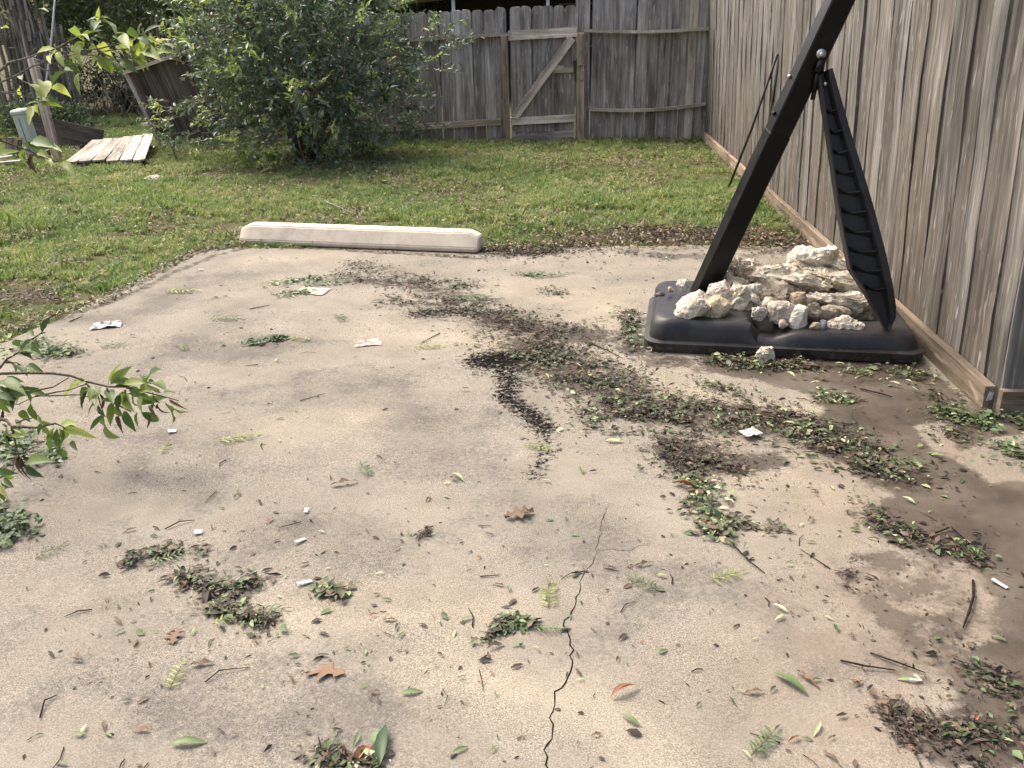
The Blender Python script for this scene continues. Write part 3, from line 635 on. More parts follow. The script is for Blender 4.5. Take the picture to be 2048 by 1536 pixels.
for xx in (-0.3, 2.6):
    b = MB(); b.box((xx - .5, 4.36, 1.0), (xx + .5, 4.40, 2.1)); w = b.build('window', M['trim'], hs)
    b = MB(); b.box((xx - .45, 4.345, 1.05), (xx + .45, 4.358, 2.05)); b.build('pane', M['glass'], w)
# =================================================================== OBJECTS
# --- wheel stop (precast parking kerb)
sl = G(478, 488); sr = G(955, 507); d = (sr - sl); ang = math.atan2(d.y, d.x); L = d.length
prof = [(-0.105, 0.0), (-0.105, 0.034), (-0.060, 0.130), (-0.046, 0.139), (0.046, 0.139), (0.060, 0.130), (0.105, 0.034), (0.105, 0.0)]
V = []; F = []; sec = []
secs = [(0.0, 0.62, 0.0), (0.012, 0.78, 0.0), (0.07, 1.0, 0.0)]
xs_ = [0.0, 0.02, 0.075] + [0.075 + (L - 0.15) * k / 16 for k in range(1, 16)] + [L - 0.075, L - 0.02, L]
for i, xx in enumerate(xs_):
    e = min(xx, L - xx); zs = 0.66 + 0.34 * min(1, e / 0.075); ys = 0.90 + 0.10 * min(1, e / 0.03)
    for (yy, zz) in prof: V.append((xx, yy * ys + 0.105, zz if zz < 0.05 else 0.034 + (zz - 0.034) * zs + 0.0015 * math.sin(xx * 31 + zz * 50)))
n = len(prof)
for i in range(len(xs_) - 1):
    for k in range(n): F.append((i*n+k, (i+1)*n+k, (i+1)*n+(k+1)%n, i*n+(k+1)%n))
F.append(tuple(range(n))); F.append(tuple((len(xs_)-1)*n + k for k in range(n-1, -1, -1)))
me = mesh('wheel_stop', V, F, False, M['stop'])
bm = bmesh.new(); bm.from_mesh(me); bmesh.ops.recalc_face_normals(bm, faces=bm.faces[:])
bmesh.ops.bevel(bm, geom=[e for e in bm.edges if len(e.link_faces) == 2 and e.calc_face_angle() > .25], offset=.007, segments=2, affect='EDGES', clamp_overlap=True)
for v in bm.verts: v.co += Vector((mnoise.noise(v.co * 9), mnoise.noise(v.co * 9 + Vector((5, 1, 2))), mnoise.noise(v.co * 11 + Vector((9, 3, 7))))) * .0022
bm.to_mesh(me); bm.free()
me.polygons.foreach_set('use_smooth', [True] * len(me.polygons))
if hasattr(me, 'set_sharp_from_angle'): me.set_sharp_from_angle(angle=R(14))
tag(link('wheel_stop', me, None, None, (sl.x, sl.y, 0.002), (0, 0, ang)), 'long cream concrete wheel stop lying at the back edge of the slab', 'wheel stop')

# --- portable basketball stand
BO = Vector((0.285, 4.01, 0.003)); BA = R(-6.0); BW, BD = 1.285, 0.82
hoop = empty('basketball_stand', BO, (0, 0, BA)); tag(hoop, 'black portable basketball stand with leaning square pole, weighted with rocks', 'basketball stand')
Bm = Matrix.Translation(BO) @ Matrix.Rotation(BA, 4, 'Z'); Bi = Bm.inverted()
def topz(u, v):
    left = 1 - sstep(0.50, 0.60, u)
    h = 0.118 + 0.034 * left
    front = 1 - sstep(0.16, 0.34, v)
    notch = sstep(0.38, 0.42, u) * (1 - sstep(0.46, 0.60, u)) * front
    h = h - 0.075 * notch
    h = h - 0.030 * sstep(0.42, 0.6, u) * sstep(0.30, 0.42, v) * (1 - sstep(.72, .82, v)) * (1 - sstep(.86, .92, u))
    h = h + 0.004 * np.sin(u * 19) * np.sin(v * 11)
    return h
def rr(off, rad, n=28):
    pts = []
    x0, y0, x1, y1 = off, off, BW - off, BD - off
    per = [((x0 + rad, y0), (x1 - rad, y0), (x1 - rad, y0 + rad), -90), ((x1, y0 + rad), (x1, y1 - rad), (x1 - rad, y1 - rad), 0), ((x1 - rad, y1), (x0 + rad, y1), (x0 + rad, y1 - rad), 90), ((x0, y1 - rad), (x0, y0 + rad), (x0 + rad, y0 + rad), 180)]
    for a, b, c, s in per:
        for k in range(n): pts.append((a[0] + (b[0]-a[0]) * k / n, a[1] + (b[1]-a[1]) * k / n))
        for k in range(8): w = R(s + 90 * k / 8); pts.append((c[0] + rad * math.cos(w), c[1] + rad * math.sin(w)))
    return pts
rings = []
N = len(rr(0, .07))
def ring(off, rad, zf): rings.append([(p[0], p[1], zf(p[0] / BW, p[1] / BD)) for p in rr(off, rad)])
ring(0.012, .08, lambda u, v: 0.0); ring(0.0, .09, lambda u, v: 0.02); ring(0.0, .09, lambda u, v: 0.046); ring(0.024, .085, lambda u, v: 0.052 + .003 * math.sin(u * 8))
ring(0.030, .085, lambda u, v: max(0.060, float(topz(u, v)) - 0.034)); ring(0.044, .08, lambda u, v: max(0.062, float(topz(u, v)) - 0.010))
ring(0.058, .075, lambda u, v: float(topz(u, v)))
for k in range(1, 15):
    f = k / 15; R0 = rr(0.058, .075); cx, cy = BW / 2, BD / 2
    rings.append([(p[0] + (cx - p[0]) * f * (1 if True else 0), p[1] + (cy - p[1]) * f, float(topz((p[0] + (cx-p[0])*f) / BW, (p[1] + (cy-p[1])*f) / BD))) for p in R0])
V = [p for r_ in rings for p in r_]; F = []
for i in range(len(rings) - 1):
    for k in range(N): F.append((i*N+k, i*N+(k+1)%N, (i+1)*N+(k+1)%N, (i+1)*N+k))
V.append((BW/2, BD/2, float(topz(.5, .5)))); c_ = len(V) - 1
for k in range(N): F.append(((len(rings)-1)*N+k, (len(rings)-1)*N+(k+1)%N, c_))
F.append(tuple(range(N-1, -1, -1)))
tank = link('base_tank', mesh('base_tank', V, F, True, M['plastic']), None, hoop)
if hasattr(tank.data, 'set_sharp_from_angle'): tank.data.set_sharp_from_angle(angle=R(34))
b = MB(); b.tube([(0, 0, -.01), (0, 0, .006)], [.024, .024], 20); b.tube([(0, 0, .005), (0, 0, .009)], [.012, .010], 16)
fc = Bi @ G(1320, 591, 0.15); b.build('fill_cap', M['plastic'], tank, True, loc=(fc.x, fc.y, float(topz(fc.x/BW, fc.y/BD)) + .002))
# pole
pf = G(1402, 592, 0.14); pt = atY(1679, 0, 4.28); pdir = (pt - pf).normalized(); pend = pf + pdir * ((2.55 - pf.z) / pdir.z)
pf2 = pf - pdir * 0.02
def local_obj(o, Mw): o.matrix_basis = Bi @ Mw
def axes(z, x):
    z = z.normalized(); x = (x - z * x.dot(z)).normalized(); return Matrix((x, z.cross(x), z)).transposed().to_4x4()
PM = Matrix.Translation(pf2) @ axes(pdir, Vector((1, 0.10, 0)))
plen = (pend - pf2).length; b = MB(); b.box((-.050, -.050, 0), (.050, .050, plen))
o = b.build('pole', M['powder'], hoop, bevel=.006); local_obj(o, PM); pole = o
b = MB(); b.box((-.0515, -.0515, 0), (.0515, .0515, .92)); o2 = b.build('pole_sleeve', M['powder'], pole, loc=(0, 0, 0.0), bevel=.004)
def on_pole(px, py):           # distance along the pole nearest to a sight line
    d_ = ray(px, py).normalized(); w0 = CAM - pf2; bq = d_.dot(pdir); dd = d_.dot(w0); ee = pdir.dot(w0); return (ee - bq * dd) / (1 - bq * bq)
tb = on_pole(1637, 103)
b = MB(); b.tube([(0, -.051, 0), (0, -.066, 0)], [.021, .021], 14); b.tube([(0, -.064, 0), (0, -.078, 0)], [.013, .010], 8); b.build('pivot_bolt', M['zinc'], pole, True, loc=(0.005, 0, tb))
b = MB(); b.tube([(0.02, -.06, -.02), (.026, -.075, -.075)], [.018, .022], 10); b.tube([(.026, -.075, -.075), (.062, -.060, -.19)], [.012, .011], 8); b.build('link_arm', M['powder'], pole, True, loc=(0, 0, tb))
b = MB(); b.tube([(-.051, .02, 0), (-.063, .02, 0)], [.010, .008], 8); b.build('pole_bolt', M['zinc'], pole, True, loc=(0, 0, on_pole(1585, 155)))
b = MB(); b.tube([(-.051, 0, 0), (-.063, 0, 0)], [.010, .008], 8); b.build('pole_bolt', M['powder'], pole, True, loc=(0, 0, on_pole(1548, 225)))
# rear brace: a ribbed tapering channel
bf = G(1772, 660, 0.115); bt = atY(1645, 145, 4.30)
bdir = (bt - bf); BLn = bdir.length; face = Vector((-0.18, -1, 0.15))
BM = Matrix.Translation(bf) @ axes(bdir, Vector((1, 0.05, 0)))          # local x across, -y towards the viewer
prof_b = [(0.0, .010), (.05, .030), (.12, .056), (.22, .078), (.30, .084), (.42, .078), (.55, .066), (.72, .050), (.88, .036), (1.0, .028)]
def hw(t_):
    for (a, wa), (b_, wb_) in zip(prof_b[:-1], prof_b[1:]):
        if t_ <= b_: return wa + (wb_ - wa) * (t_ - a) / (b_ - a)
    return prof_b[-1][1]
b = MB(); NS = 26; V = []; F = []
def lerp_tab(tab, t_):
    for (a, wa), (b_, wb_) in zip(tab[:-1], tab[1:]):
        if t_ <= b_: return wa + (wb_ - wa) * (t_ - a) / (b_ - a)
    return tab[-1][1]
LT = [(0, -.012), (.05, -.022), (.17, -.066), (.27, -.106), (.49, -.092), (.77, -.058), (1, -.034)]
RT_ = [(0, .016), (.05, .055), (.29, .063), (.49, .058), (.77, .038), (1, .028)]
def sect(l, r):
    k = min(.030, (r - l) * .35); return [(l, .0), (l, -.048), (l + .008, -.048), (l + .008, -.012), (r - k - .006, -.012), (r - k, -.056), (r, -.056), (r, .0)]
for i in range(NS + 1):
    t_ = i / NS; z = t_ * BLn
    V += [(x, y * (0.35 + 0.65 * min(1, t_ / .15)), z) for x, y in sect(lerp_tab(LT, t_), lerp_tab(RT_, t_))]
for i in range(NS):
    for k in range(8): F.append((i*8+k, i*8+(k+1)%8, (i+1)*8+(k+1)%8, (i+1)*8+k))
F += [tuple(range(7, -1, -1)), tuple(NS*8 + k for k in range(8))]
me = mesh('brace', V, F, False, M['plastic']); bm = bmesh.new(); bm.from_mesh(me); bmesh.ops.recalc_face_normals(bm, faces=bm.faces[:]); bm.to_mesh(me); bm.free()
brace = link('brace', me, None, hoop); local_obj(brace, BM)
for k in range(10):
    t_ = 0.17 + 0.076 * k; z = t_ * BLn; l_, r_2 = lerp_tab(LT, t_), lerp_tab(RT_, t_); xl, xr = l_ + .008, r_2 - min(.036, (r_2 - l_) * .4); xm = (xl + xr) / 2
    b = MB(); th = .005
    dz = (xr - xl) * .35
    pts = [(xl, -.046, z + dz + .012), (xm, -.030, z + .0), (xr, -.050, z - dz * .6 + .012), (xr, -.0125, z - dz), (xl, -.0125, z + dz * .6)]
    V = pts + [(x, y, zz - th) for x, y, zz in pts]
    b.add(V, [(0, 1, 4), (1, 2, 3), (1, 3, 4), (5, 9, 6), (6, 8, 7), (6, 9, 8), (0, 5, 6, 1), (1, 6, 7, 2), (2, 7, 8, 3), (3, 8, 9, 4), (4, 9, 5, 0)]); b.build('rib', M['plastic'], brace)
b = MB(); b.tube([(0, 0, 0), (0, -.012, 0)], [.010, .008], 8); b.build('brace_bolt', M['zinc'], brace, True, loc=(-.012, -.03, BLn * .955))

# --- rod leaning against the side fence
rb = G(1455, 381, 0.0); rtip = atX(1555, 108, 1.655 - 0.065)
lr = empty('leaning_rod', rb); tag(lr, 'thin dark rod, with a dark bar as its shadow, leaning against the side fence behind the pole', 'rod')
b = MB(); b.tube([Vector((0, 0, 0)), (rtip - rb) * .5 + Vector((.012, 0, -.006)), rtip - rb], [.011, .011, .011], 8); b.build('rod', M['pipe'], lr, True)
b = MB(); q0 = rtip - rb; q1 = atX(1531, 268, 1.655 - 0.055) - rb; b.bar(q0 + Vector((.02, 0, .01)), q1 + Vector((.01, 0, 0)), (0, 1, 0), .055, .012); b.build('shadow_bar', M['pipe'], lr, bevel=.003)  # added dark bar standing in for the rod's shadow on the fence

# --- rocks stacked on the base
def rock_mesh(name, size, seed, rough=0.16, cuts=5, m=None, sub=4):
    """broken limestone: boxy blob, sliced by random planes, then chipped by noise measured in metres"""
    r = random.Random(seed); bm = bmesh.new(); bmesh.ops.create_icosphere(bm, subdivisions=sub, radius=1.0)
    pl = []
    for _ in range(cuts + 2):
        n = Vector((r.uniform(-1, 1), r.uniform(-1, 1), r.uniform(-.8, .8))).normalized(); pl.append((n, r.uniform(.55, .92)))
    off = Vector((r.uniform(-50, 50), r.uniform(-50, 50), r.uniform(-50, 50)))
    s = Vector(size) * .5; fq = max(13.0, 2.4 / max(size)); A = (.05 + rough) * 0.66 * min(size) ** .5 * max(size) ** .5
    for v in bm.verts:
        d_ = v.co.copy(); c = Vector([math.copysign(abs(a_) ** 0.52, a_) for a_ in d_]); c *= 1 / max(1.0, c.length ** .55)
        for n, dd in pl:
            e = c.dot(n) - dd
            if e > 0: c -= n * e * 0.95
        p = Vector((c.x * s.x, c.y * s.y, c.z * s.z))
        k = mnoise.fractal(p * fq + off, 1.0, 2.0, 4) * .9 + (0.35 - abs(mnoise.noise(p * fq * 2.6 + off))) * .8 + mnoise.noise(p * fq * 6.5 + off) * .3
        v.co = p + d_ * (A * k)
    me = bpy.data.meshes.new(name); bm.to_mesh(me); bm.free()
    if m: me.materials.append(m)
    me.polygons.foreach_set('use_smooth', [True] * len(me.polygons))
    if hasattr(me, 'set_sharp_from_angle'): me.set_sharp_from_angle(angle=R(32))
    return me
PXM = 0.00262
rocks = [  # px, py, w, h, world Y, tilt, material, rough, label
 (1389, 614, 64, 44, 4.13, 32, 'rock_white', .12, 'pale slab-like rock tilted at the left front of the rock pile'),
 (1430, 619, 38, 48, 4.15, -30, 'rock_ochre', .10, 'smooth yellow wedge-shaped rock beside the pale tilted slab'),
 (1446, 596, 44, 54, 4.30, -15, 'rock_grey', .15, 'upright pinkish grey rock just right of the pole foot'),
 (1489, 598, 54, 56, 4.28, -20, 'rock_white', .2, 'white rock with black lichen in the front middle of the pile'),
 (1461, 545, 46, 48, 4.60, 0, 'rock_grey', .24, 'knobbly grey rock behind the pole at the back left of the pile'),
 (1497, 547, 50, 42, 4.62, 10, 'rock_grey', .24, 'rounded grey rock second from the pole along the back'),
 (1476, 570, 40, 28, 4.46, -10, 'rock_ochre', .10, 'yellowish flat rock in the gap under the grey back rocks'),
 (1553, 592, 72, 52, 4.36, 0, 'rock_tan', .18, 'brown pitted rock under the cream slabs'),
 (1512, 600, 15, 36, 4.22, 35, 'rock_grey', .12, 'thin sliver of pale stone tucked beside the lichen rock'),
 (1547, 549, 80, 34, 4.50, -3, 'rock_white', .17, 'cream slab on the left half of the middle layer'),
 (1610, 566, 92, 32, 4.42, -9, 'rock_white', .17, 'long cream slab in the middle of the pile'),
 (1634, 516, 78, 40, 4.60, 4, 'rock_chalk', .22, 'bright white lumpy rock at the very top of the pile'),
 (1680, 535, 66, 28, 4.58, -14, 'rock_white', .18, 'cream slab sloping right just below the topmost rock'),
 (1682, 562, 108, 30, 4.46, -9, 'rock_white', .17, 'big thin slab pointing right to the brace'),
 (1610, 535, 54, 26, 4.56, 6, 'rock_white', .18, 'pale rock wedged left below the topmost rock'),
 (1688, 602, 122, 36, 4.33, -4, 'rock_white', .17, 'wide grey and white slab at the right of the pile'),
 (1704, 530, 28, 28, 4.64, 0, 'rock_grey', .12, 'small round stone behind the sloping slab next to the brace'),
 (1669, 628, 54, 24, 4.20, -8, 'rock_tan', .06, 'smooth tan oval cobble under the wide grey slab'),
 (1597, 638, 34, 42, 4.09, 6, 'rock_chalk', .08, 'chalk white pyramid-shaped stone at the front of the pile'),
 (1691, 650, 56, 26, 4.06, 4, 'rock_white', .14, 'ridged whitish block lying alone at the right front of the pile'),
 (1596, 602, 38, 28, 4.22, 10, 'rock_ochre', .10, 'golden ochre stone above the chalk white one'),
 (1620, 606, 24, 20, 4.25, 0, 'rock_tan', .10, 'small brown stone right of the golden ochre one'),
 (1563, 624, 44, 36, 4.13, -6, 'rock_grey', .12, 'grey stone with a flat top left of the chalk white one'),
 (1535, 610, 30, 26, 4.20, -20, 'rock_white', .12, 'pale pinkish stone below the brown pitted rock'),
 (1519, 627, 26, 22, 4.11, 0, 'rock_grey', .2, 'small grey pitted stone at the base notch'),
 (1626, 622, 24, 24, 4.15, 0, 'rock_tan', .24, 'little tan holed stone between the chalk one and the oval cobble'),
 (1647, 650, 14, 16, 4.04, 0, 'rock_blue', .08, 'tiny slate blue pebble beside the ridged white block'),
 (1629, 653, 22, 13, 4.04, 0, 'rock_ochre', .08, 'tiny yellow pebble right of the chalk white stone'),
 (1567, 649, 17, 15, 4.05, 0, 'rock_tan', .1, 'tiny greenish tan pebble at the edge left of the chalk stone'),
 (1365, 572, 20, 20, 4.46, 0, 'rock_chalk', .14, 'small white stone left of the pole foot'),
 (1342, 579, 11, 9, 4.47, 0, 'rock_ochre', .1, 'tiny yellow pebble on the left end of the base'),
 (1559, 612, 20, 12, 4.18, -10, 'rock_ochre', .1, 'small reddish shard above the flat-topped grey stone'),
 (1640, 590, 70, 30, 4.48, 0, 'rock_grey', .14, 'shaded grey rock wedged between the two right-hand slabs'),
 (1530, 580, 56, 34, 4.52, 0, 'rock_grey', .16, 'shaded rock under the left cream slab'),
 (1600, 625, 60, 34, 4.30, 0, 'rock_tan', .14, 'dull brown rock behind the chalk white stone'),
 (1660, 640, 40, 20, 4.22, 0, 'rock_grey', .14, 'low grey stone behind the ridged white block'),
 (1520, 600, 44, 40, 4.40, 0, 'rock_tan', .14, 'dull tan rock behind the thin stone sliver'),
 (1720, 632, 50, 20, 4.30, 0, 'rock_tan', .12, 'flat tan stone under the right end of the wide grey slab')]
for i, (px, py, w, h, Y, tilt, mm, rgh, lab) in enumerate(rocks):
    c = atY(px, py, Y); sx = w * PXM * Y / 4.3 * 1.16; sz = h * PXM * Y / 4.3 * 1.22; sy = max(0.55 * sx, 0.8 * sz) * random.uniform(.9, 1.15)
    if sx > .17: sy = .17 + .07 * ((i * 37) % 10) / 10
    if w > 60: sx *= 1.12; sz *= .84
    sub = 3 if w < 20 else (4 if w < 42 else 5)
    me = rock_mesh('rock', (sx, sy, sz), 300 + i, rgh * (1.15 if w < 60 else .95), 5 if rgh < .2 else 3, M[mm], sub)
    o = link('rock', me, None, None, c, (random.uniform(-.15, .15), R(-tilt) if abs(tilt) > 12 else R(-tilt), random.uniform(-.25, .25)))
    tag(o, lab, 'rock', 'rocks piled on the basketball base')
c = G(1533, 727, 0.0); o = link('rock', rock_mesh('rock', (.085, .07, .085), 402, .16, 5, M['rock_white'], 4), None, None, c + Vector((0, 0.02, .036)), (0, .2, .3)); tag(o, 'pale rock on the ground in leaf litter before the basketball base', 'rock')

# =================================================================== PLANTS
def cloud(name, TV, TF, mats, pos, v, m, parent=None, smooth=True):
    """many copies of one small leaf template in one mesh; attribute v is each leaf's own random number"""
    TV = np.asarray(TV, float); n = len(pos); k = len(TV)
    W = np.einsum('nij,kj->nki', mats, TV) + pos[:, None, :]
    W = W.reshape(-1, 3); F = (np.asarray(TF)[None] + (np.arange(n) * k)[:, None, None]).reshape(-1, len(TF[0]))
    me = bpy.data.meshes.new(name); me.vertices.add(len(W)); me.vertices.foreach_set('co', W.astype(np.float32).ravel())
    fs = F.shape[1]; me.loops.add(F.size); me.loops.foreach_set('vertex_index', F.astype(np.int32).ravel())
    me.polygons.add(len(F)); me.polygons.foreach_set('loop_start', np.arange(0, F.size, fs, dtype=np.int32)); me.polygons.foreach_set('loop_total', np.full(len(F), fs, np.int32))
    me.update(calc_edges=True); me.validate()
    a = me.attributes.new('v', 'FLOAT', 'POINT'); a.data.foreach_set('value', np.repeat(np.asarray(v, np.float32), k))
    if smooth: me.polygons.foreach_set('use_smooth', [True] * len(me.polygons))
    me.materials.append(m); o = bpy.data.objects.new(name, me); col.objects.link(o)
    if parent is not None: o.parent = parent
    return o
def rotmats(d, roll):
    """columns: side, along (d), normal"""
    d = d / (np.linalg.norm(d, axis=1, keepdims=True) + 1e-9); ref = np.tile(np.array([0, 0, 1.0]), (len(d), 1)); ref[np.abs(d[:, 2]) > .95] = (1, 0, 0)
    s = np.cross(d, ref); s /= np.linalg.norm(s, axis=1, keepdims=True); n = np.cross(s, d)
    c, q = np.cos(roll)[:, None], np.sin(roll)[:, None]; s2 = s * c + n * q; n2 = n * c - s * q
    return np.stack([s2, d, n2], 2)
LEAF_V = [(0, 0, 0), (-.30, .38, .07), (0, .45, 0), (.30, .38, .07), (-.17, .78, .0), (.17, .78, .0), (0, 1, -.10)]
LEAF_F = [(0, 2, 1), (0, 3, 2), (1, 2, 4), (2, 3, 5), (2, 6, 4), (2, 5, 6)]

def foliage(name, centre, radii, sprays, per, leaf, spread, m, parent, seed, bright=0.08, shell=0.55, twl=0.22, twig_m=None, zmin=0.03, extra=None, airy=False, narrow=1.0):
    r = np.random.default_rng(seed)
    u = r.normal(size=(sprays, 3)); u /= np.linalg.norm(u, axis=1, keepdims=True)
    rad = (shell + (1 - shell) * r.random(sprays) ** 0.6) if not airy else (.25 + 1.0 * r.random(sprays) ** .75)
    lump = np.array([mnoise.noise(Vector(tuple(q * 2.2 + seed))) for q in u]); rad = rad * (1 + 0.28 * lump) * (1 + .12 * r.random(sprays))
    P = np.array(centre) + u * rad[:, None] * np.array(radii)
    Dv = u + r.normal(size=u.shape) * 0.55 + np.array([0, 0, .25])
    if extra is not None: P = np.vstack([P, extra[0]]); Dv = np.vstack([Dv, extra[1]]); rad = np.concatenate([rad, np.full(len(extra[0]), 1.1)])
    keep = P[:, 2] > zmin; P, Dv, rad = P[keep], Dv[keep], rad[keep]; n = len(P)
    Dv /= np.linalg.norm(Dv, axis=1, keepdims=True)
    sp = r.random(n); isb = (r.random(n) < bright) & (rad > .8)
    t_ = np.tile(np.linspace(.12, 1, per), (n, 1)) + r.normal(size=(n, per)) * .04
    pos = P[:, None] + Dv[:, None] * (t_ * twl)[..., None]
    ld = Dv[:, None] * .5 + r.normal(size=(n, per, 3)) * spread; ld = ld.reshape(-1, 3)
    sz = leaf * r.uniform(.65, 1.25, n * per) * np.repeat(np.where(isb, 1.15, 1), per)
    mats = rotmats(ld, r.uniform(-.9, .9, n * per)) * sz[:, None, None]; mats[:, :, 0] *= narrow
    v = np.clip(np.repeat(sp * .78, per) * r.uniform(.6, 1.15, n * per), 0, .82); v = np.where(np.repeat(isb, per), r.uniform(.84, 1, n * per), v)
    cloud(name, LEAF_V, LEAF_F, mats, pos.reshape(-1, 3), v, m, parent)
    if twig_m:
        b = MB()
        for i in range(n): b.tube([P[i] - Dv[i] * .12, P[i] + Dv[i] * twl * 1.02], [.0042, .0018], 3, False)
        b.build('twigs', twig_m, parent, True)
# --- the big shrub
SC = Vector((-3.52, 11.0, 0.0)); shrub = empty('shrub', SC); tag(shrub, 'large dense evergreen shrub in front of the back fence', 'shrub')
rs = random.Random(3); b = MB()
for k in range(11):
    a = k * 2.4; tip = Vector((math.cos(a) * rs.uniform(.5, 1.1), math.sin(a) * rs.uniform(.4, .9), rs.uniform(1.0, 1.9)))
    b0 = Vector((math.cos(a) * .07, math.sin(a) * .07, -.03)); mid = b0.lerp(tip, .5) + Vector((math.cos(a) * .1, math.sin(a) * .1, rs.uniform(-.1, .15)))
    b.tube([b0, b0.lerp(mid, .5) + Vector((.02, .02, .03)), mid, tip], [.022, .018, .013, .006], 6)
    for j in range(4):
        q = mid.lerp(tip, j / 4); e = q + Vector((rs.uniform(-.45, .45), rs.uniform(-.45, .45), rs.uniform(-.05, .4))); b.tube([q, q.lerp(e, .5) + Vector((0, 0, .04)), e], [.008, .006, .003], 5)
b.build('stems', M['twig'], shrub, True)
ex = []; exd = []
r_ = np.random.default_rng(77)
for (px, py, n_) in [(860, 60, 6), (895, 95, 4), (830, 190, 7), (850, 240, 4), (800, 235, 6), (925, 85, 2), (870, 130, 4), (800, 120, 8), (780, 170, 8), (760, 60, 8), (340, 250, 10), (370, 270, 10), (330, 225, 5), (395, 190, 8), (360, 90, 7), (350, 60, 6), (360, 20, 8), (420, 285, 8), (500, 300, 8), (640, 305, 8), (740, 265, 9), (780, 20, 8), (800, 10, 6)]:
    for _ in range(n_):
        q = atY(px + r_.normal() * 16, py + r_.normal() * 12, 11.1 + r_.normal() * .35); ex.append(np.array(q - SC)); dd = (q - SC - Vector((0, 0, .9))).normalized(); exd.append(np.array(dd) + r_.normal(size=3) * .4)
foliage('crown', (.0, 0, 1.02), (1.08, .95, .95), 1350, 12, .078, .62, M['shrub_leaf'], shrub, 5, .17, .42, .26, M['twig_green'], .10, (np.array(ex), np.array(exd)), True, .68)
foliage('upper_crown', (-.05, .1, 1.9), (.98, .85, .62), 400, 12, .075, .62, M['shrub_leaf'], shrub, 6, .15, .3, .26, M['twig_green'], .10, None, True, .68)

# --- trees and undergrowth beyond the fence line
def tree(loc, lab, trunk_pts, radii, crowns, bk, seed, name='tree', leafm='tree_leaf', shag=0):
    e = empty(name, loc); tag(e, lab, 'tree', None); b = MB(); b.tube(trunk_pts, radii, 12)
    rs = random.Random(seed); top = Vector(trunk_pts[-1])
    for c, rad, n, lf in crowns:
        q = Vector(trunk_pts[-2]).lerp(top, rs.random()); b.tube([q, q.lerp(Vector(c), .5) + Vector((0, 0, .2)), c], [radii[-1] * .8, radii[-1] * .5, .02], 7)
    b.build('trunk', M[bk], e, True)
    if shag:
        s = MB()
        for k in range(shag):
            t_ = rs.random(); p = Vector(trunk_pts[0]).lerp(Vector(trunk_pts[1]), t_) if rs.random() < .5 else Vector(trunk_pts[1]).lerp(Vector(trunk_pts[2]), t_)
            a = rs.uniform(0, 6.28); rr_ = radii[0] * rs.uniform(.92, 1.1); q = p + Vector((math.cos(a) * rr_, math.sin(a) * rr_, 0)); l = rs.uniform(.25, .7)
            s.bar(q, q + Vector((rs.uniform(-.03, .03), 0, l)), (math.sin(a), -math.cos(a), 0), rs.uniform(.03, .06), .012)
        s.build('bark_strips', M['stay'], e)
    for j, (c, rad, n, lf) in enumerate(crowns): foliage('crown', c, rad, n, 11, lf, .7, M[leafm], e, seed + j, .03, .25, .35, None, -9)
tree((-9.9, 16.2, 0), 'shaggy brown tree trunk leaning left before the stay fence', [(0.35, 0, -.1), (-.05, .0, 1.2), (-.42, .1, 2.6), (-.7, .2, 4.2)], [.26, .2, .17, .11],
     [((-1.0, .3, 3.2), (1.6, 1.4, .9), 420, .10), ((.5, .8, 3.6), (1.6, 1.4, .9), 300, .10)], 'bark', 11, 'cedar_tree', shag=70)
tree((-8.35, 20.0, 0), 'grey tree trunk above the leaning dark panel', [(0, 0, -.1), (.02, 0, 1.5), (-.05, 0, 3.2), (-.1, 0, 4.6)], [.24, .21, .19, .12],
     [((0.4, -.5, 3.8), (2.2, 1.6, 1.2), 520, .11), ((1.2, 0, 3.1), (1.4, 1.2, .9), 300, .11)], 'bark_grey', 21)
tree((-12.5, 19.5, 0), 'dark leafy tree at the top left corner behind the stay fence', [(0, 0, -.1), (.1, 0, 1.2), (.2, 0, 2.2), (.2, 0, 3.2)], [.16, .14, .12, .08],
     [((0, 0, 2.9), (2.2, 1.8, 1.3), 800, .11), ((1.9, .2, 2.7), (1.7, 1.5, 1.2), 600, .11)], 'bark', 31)
tree((-7.4, 24.5, 0), 'dense dark tree filling the gap left of the shrub', [(0, 0, -.1), (0, 0, 1.2), (0, 0, 2.4), (0, 0, 3.8)], [.2, .17, .15, .08],
     [((-.6, -1, 3.0), (3.0, 2.0, 1.9), 1300, .14), ((-4.0, -.5, 3.2), (2.6, 1.8, 1.8), 900, .14), ((2.5, -.5, 3.2), (2.2, 1.8, 1.8), 700, .14)], 'bark', 41)
tree((-12.2, 26.5, 0), 'tall dark tree far behind the stay fences', [(0, 0, -.1), (0, 0, 1.6), (0, 0, 3.4), (0, 0, 5)], [.24, .2, .17, .1],
     [((-1.5, 0, 3.4), (3.4, 2.2, 2.6), 1300, .15), ((2.6, 0, 3.2), (3, 2, 2.4), 1100, .15)], 'bark', 51)
def bush(loc, rad, n, lab, seed, lf=.07, bk='twig_dark'):
    e = empty('bush', loc); tag(e, lab, 'bush', 'undergrowth along the far fence'); rs = random.Random(seed); b = MB()
    for k in range(16):
        a = rs.uniform(0, 6.28); tip = Vector((math.cos(a) * rad[0] * rs.uniform(.4, 1), math.sin(a) * rad[1] * rs.uniform(.4, 1), rad[2] * rs.uniform(.6, 1.5)))
        b.tube([(0, 0, -.03), tip * .5 + Vector((0, 0, .15)), tip], [.025, .015, .005], 5)
    b.build('stems', M[bk], e, True); foliage('crown', (0, 0, rad[2] * .85), rad, n, 10, lf, .7, M['tree_leaf'], e, seed, .05, .2, .22, None, .02)
bush((-8.75, 18.4, 0), (.75, .6, .62), 420, 'dark bush right of the gap, behind the leaning panel', 61)
bush((-9.75, 18.8, 0), (.7, .5, .55), 260, 'bare-stemmed bush behind the small bright lawn', 62)
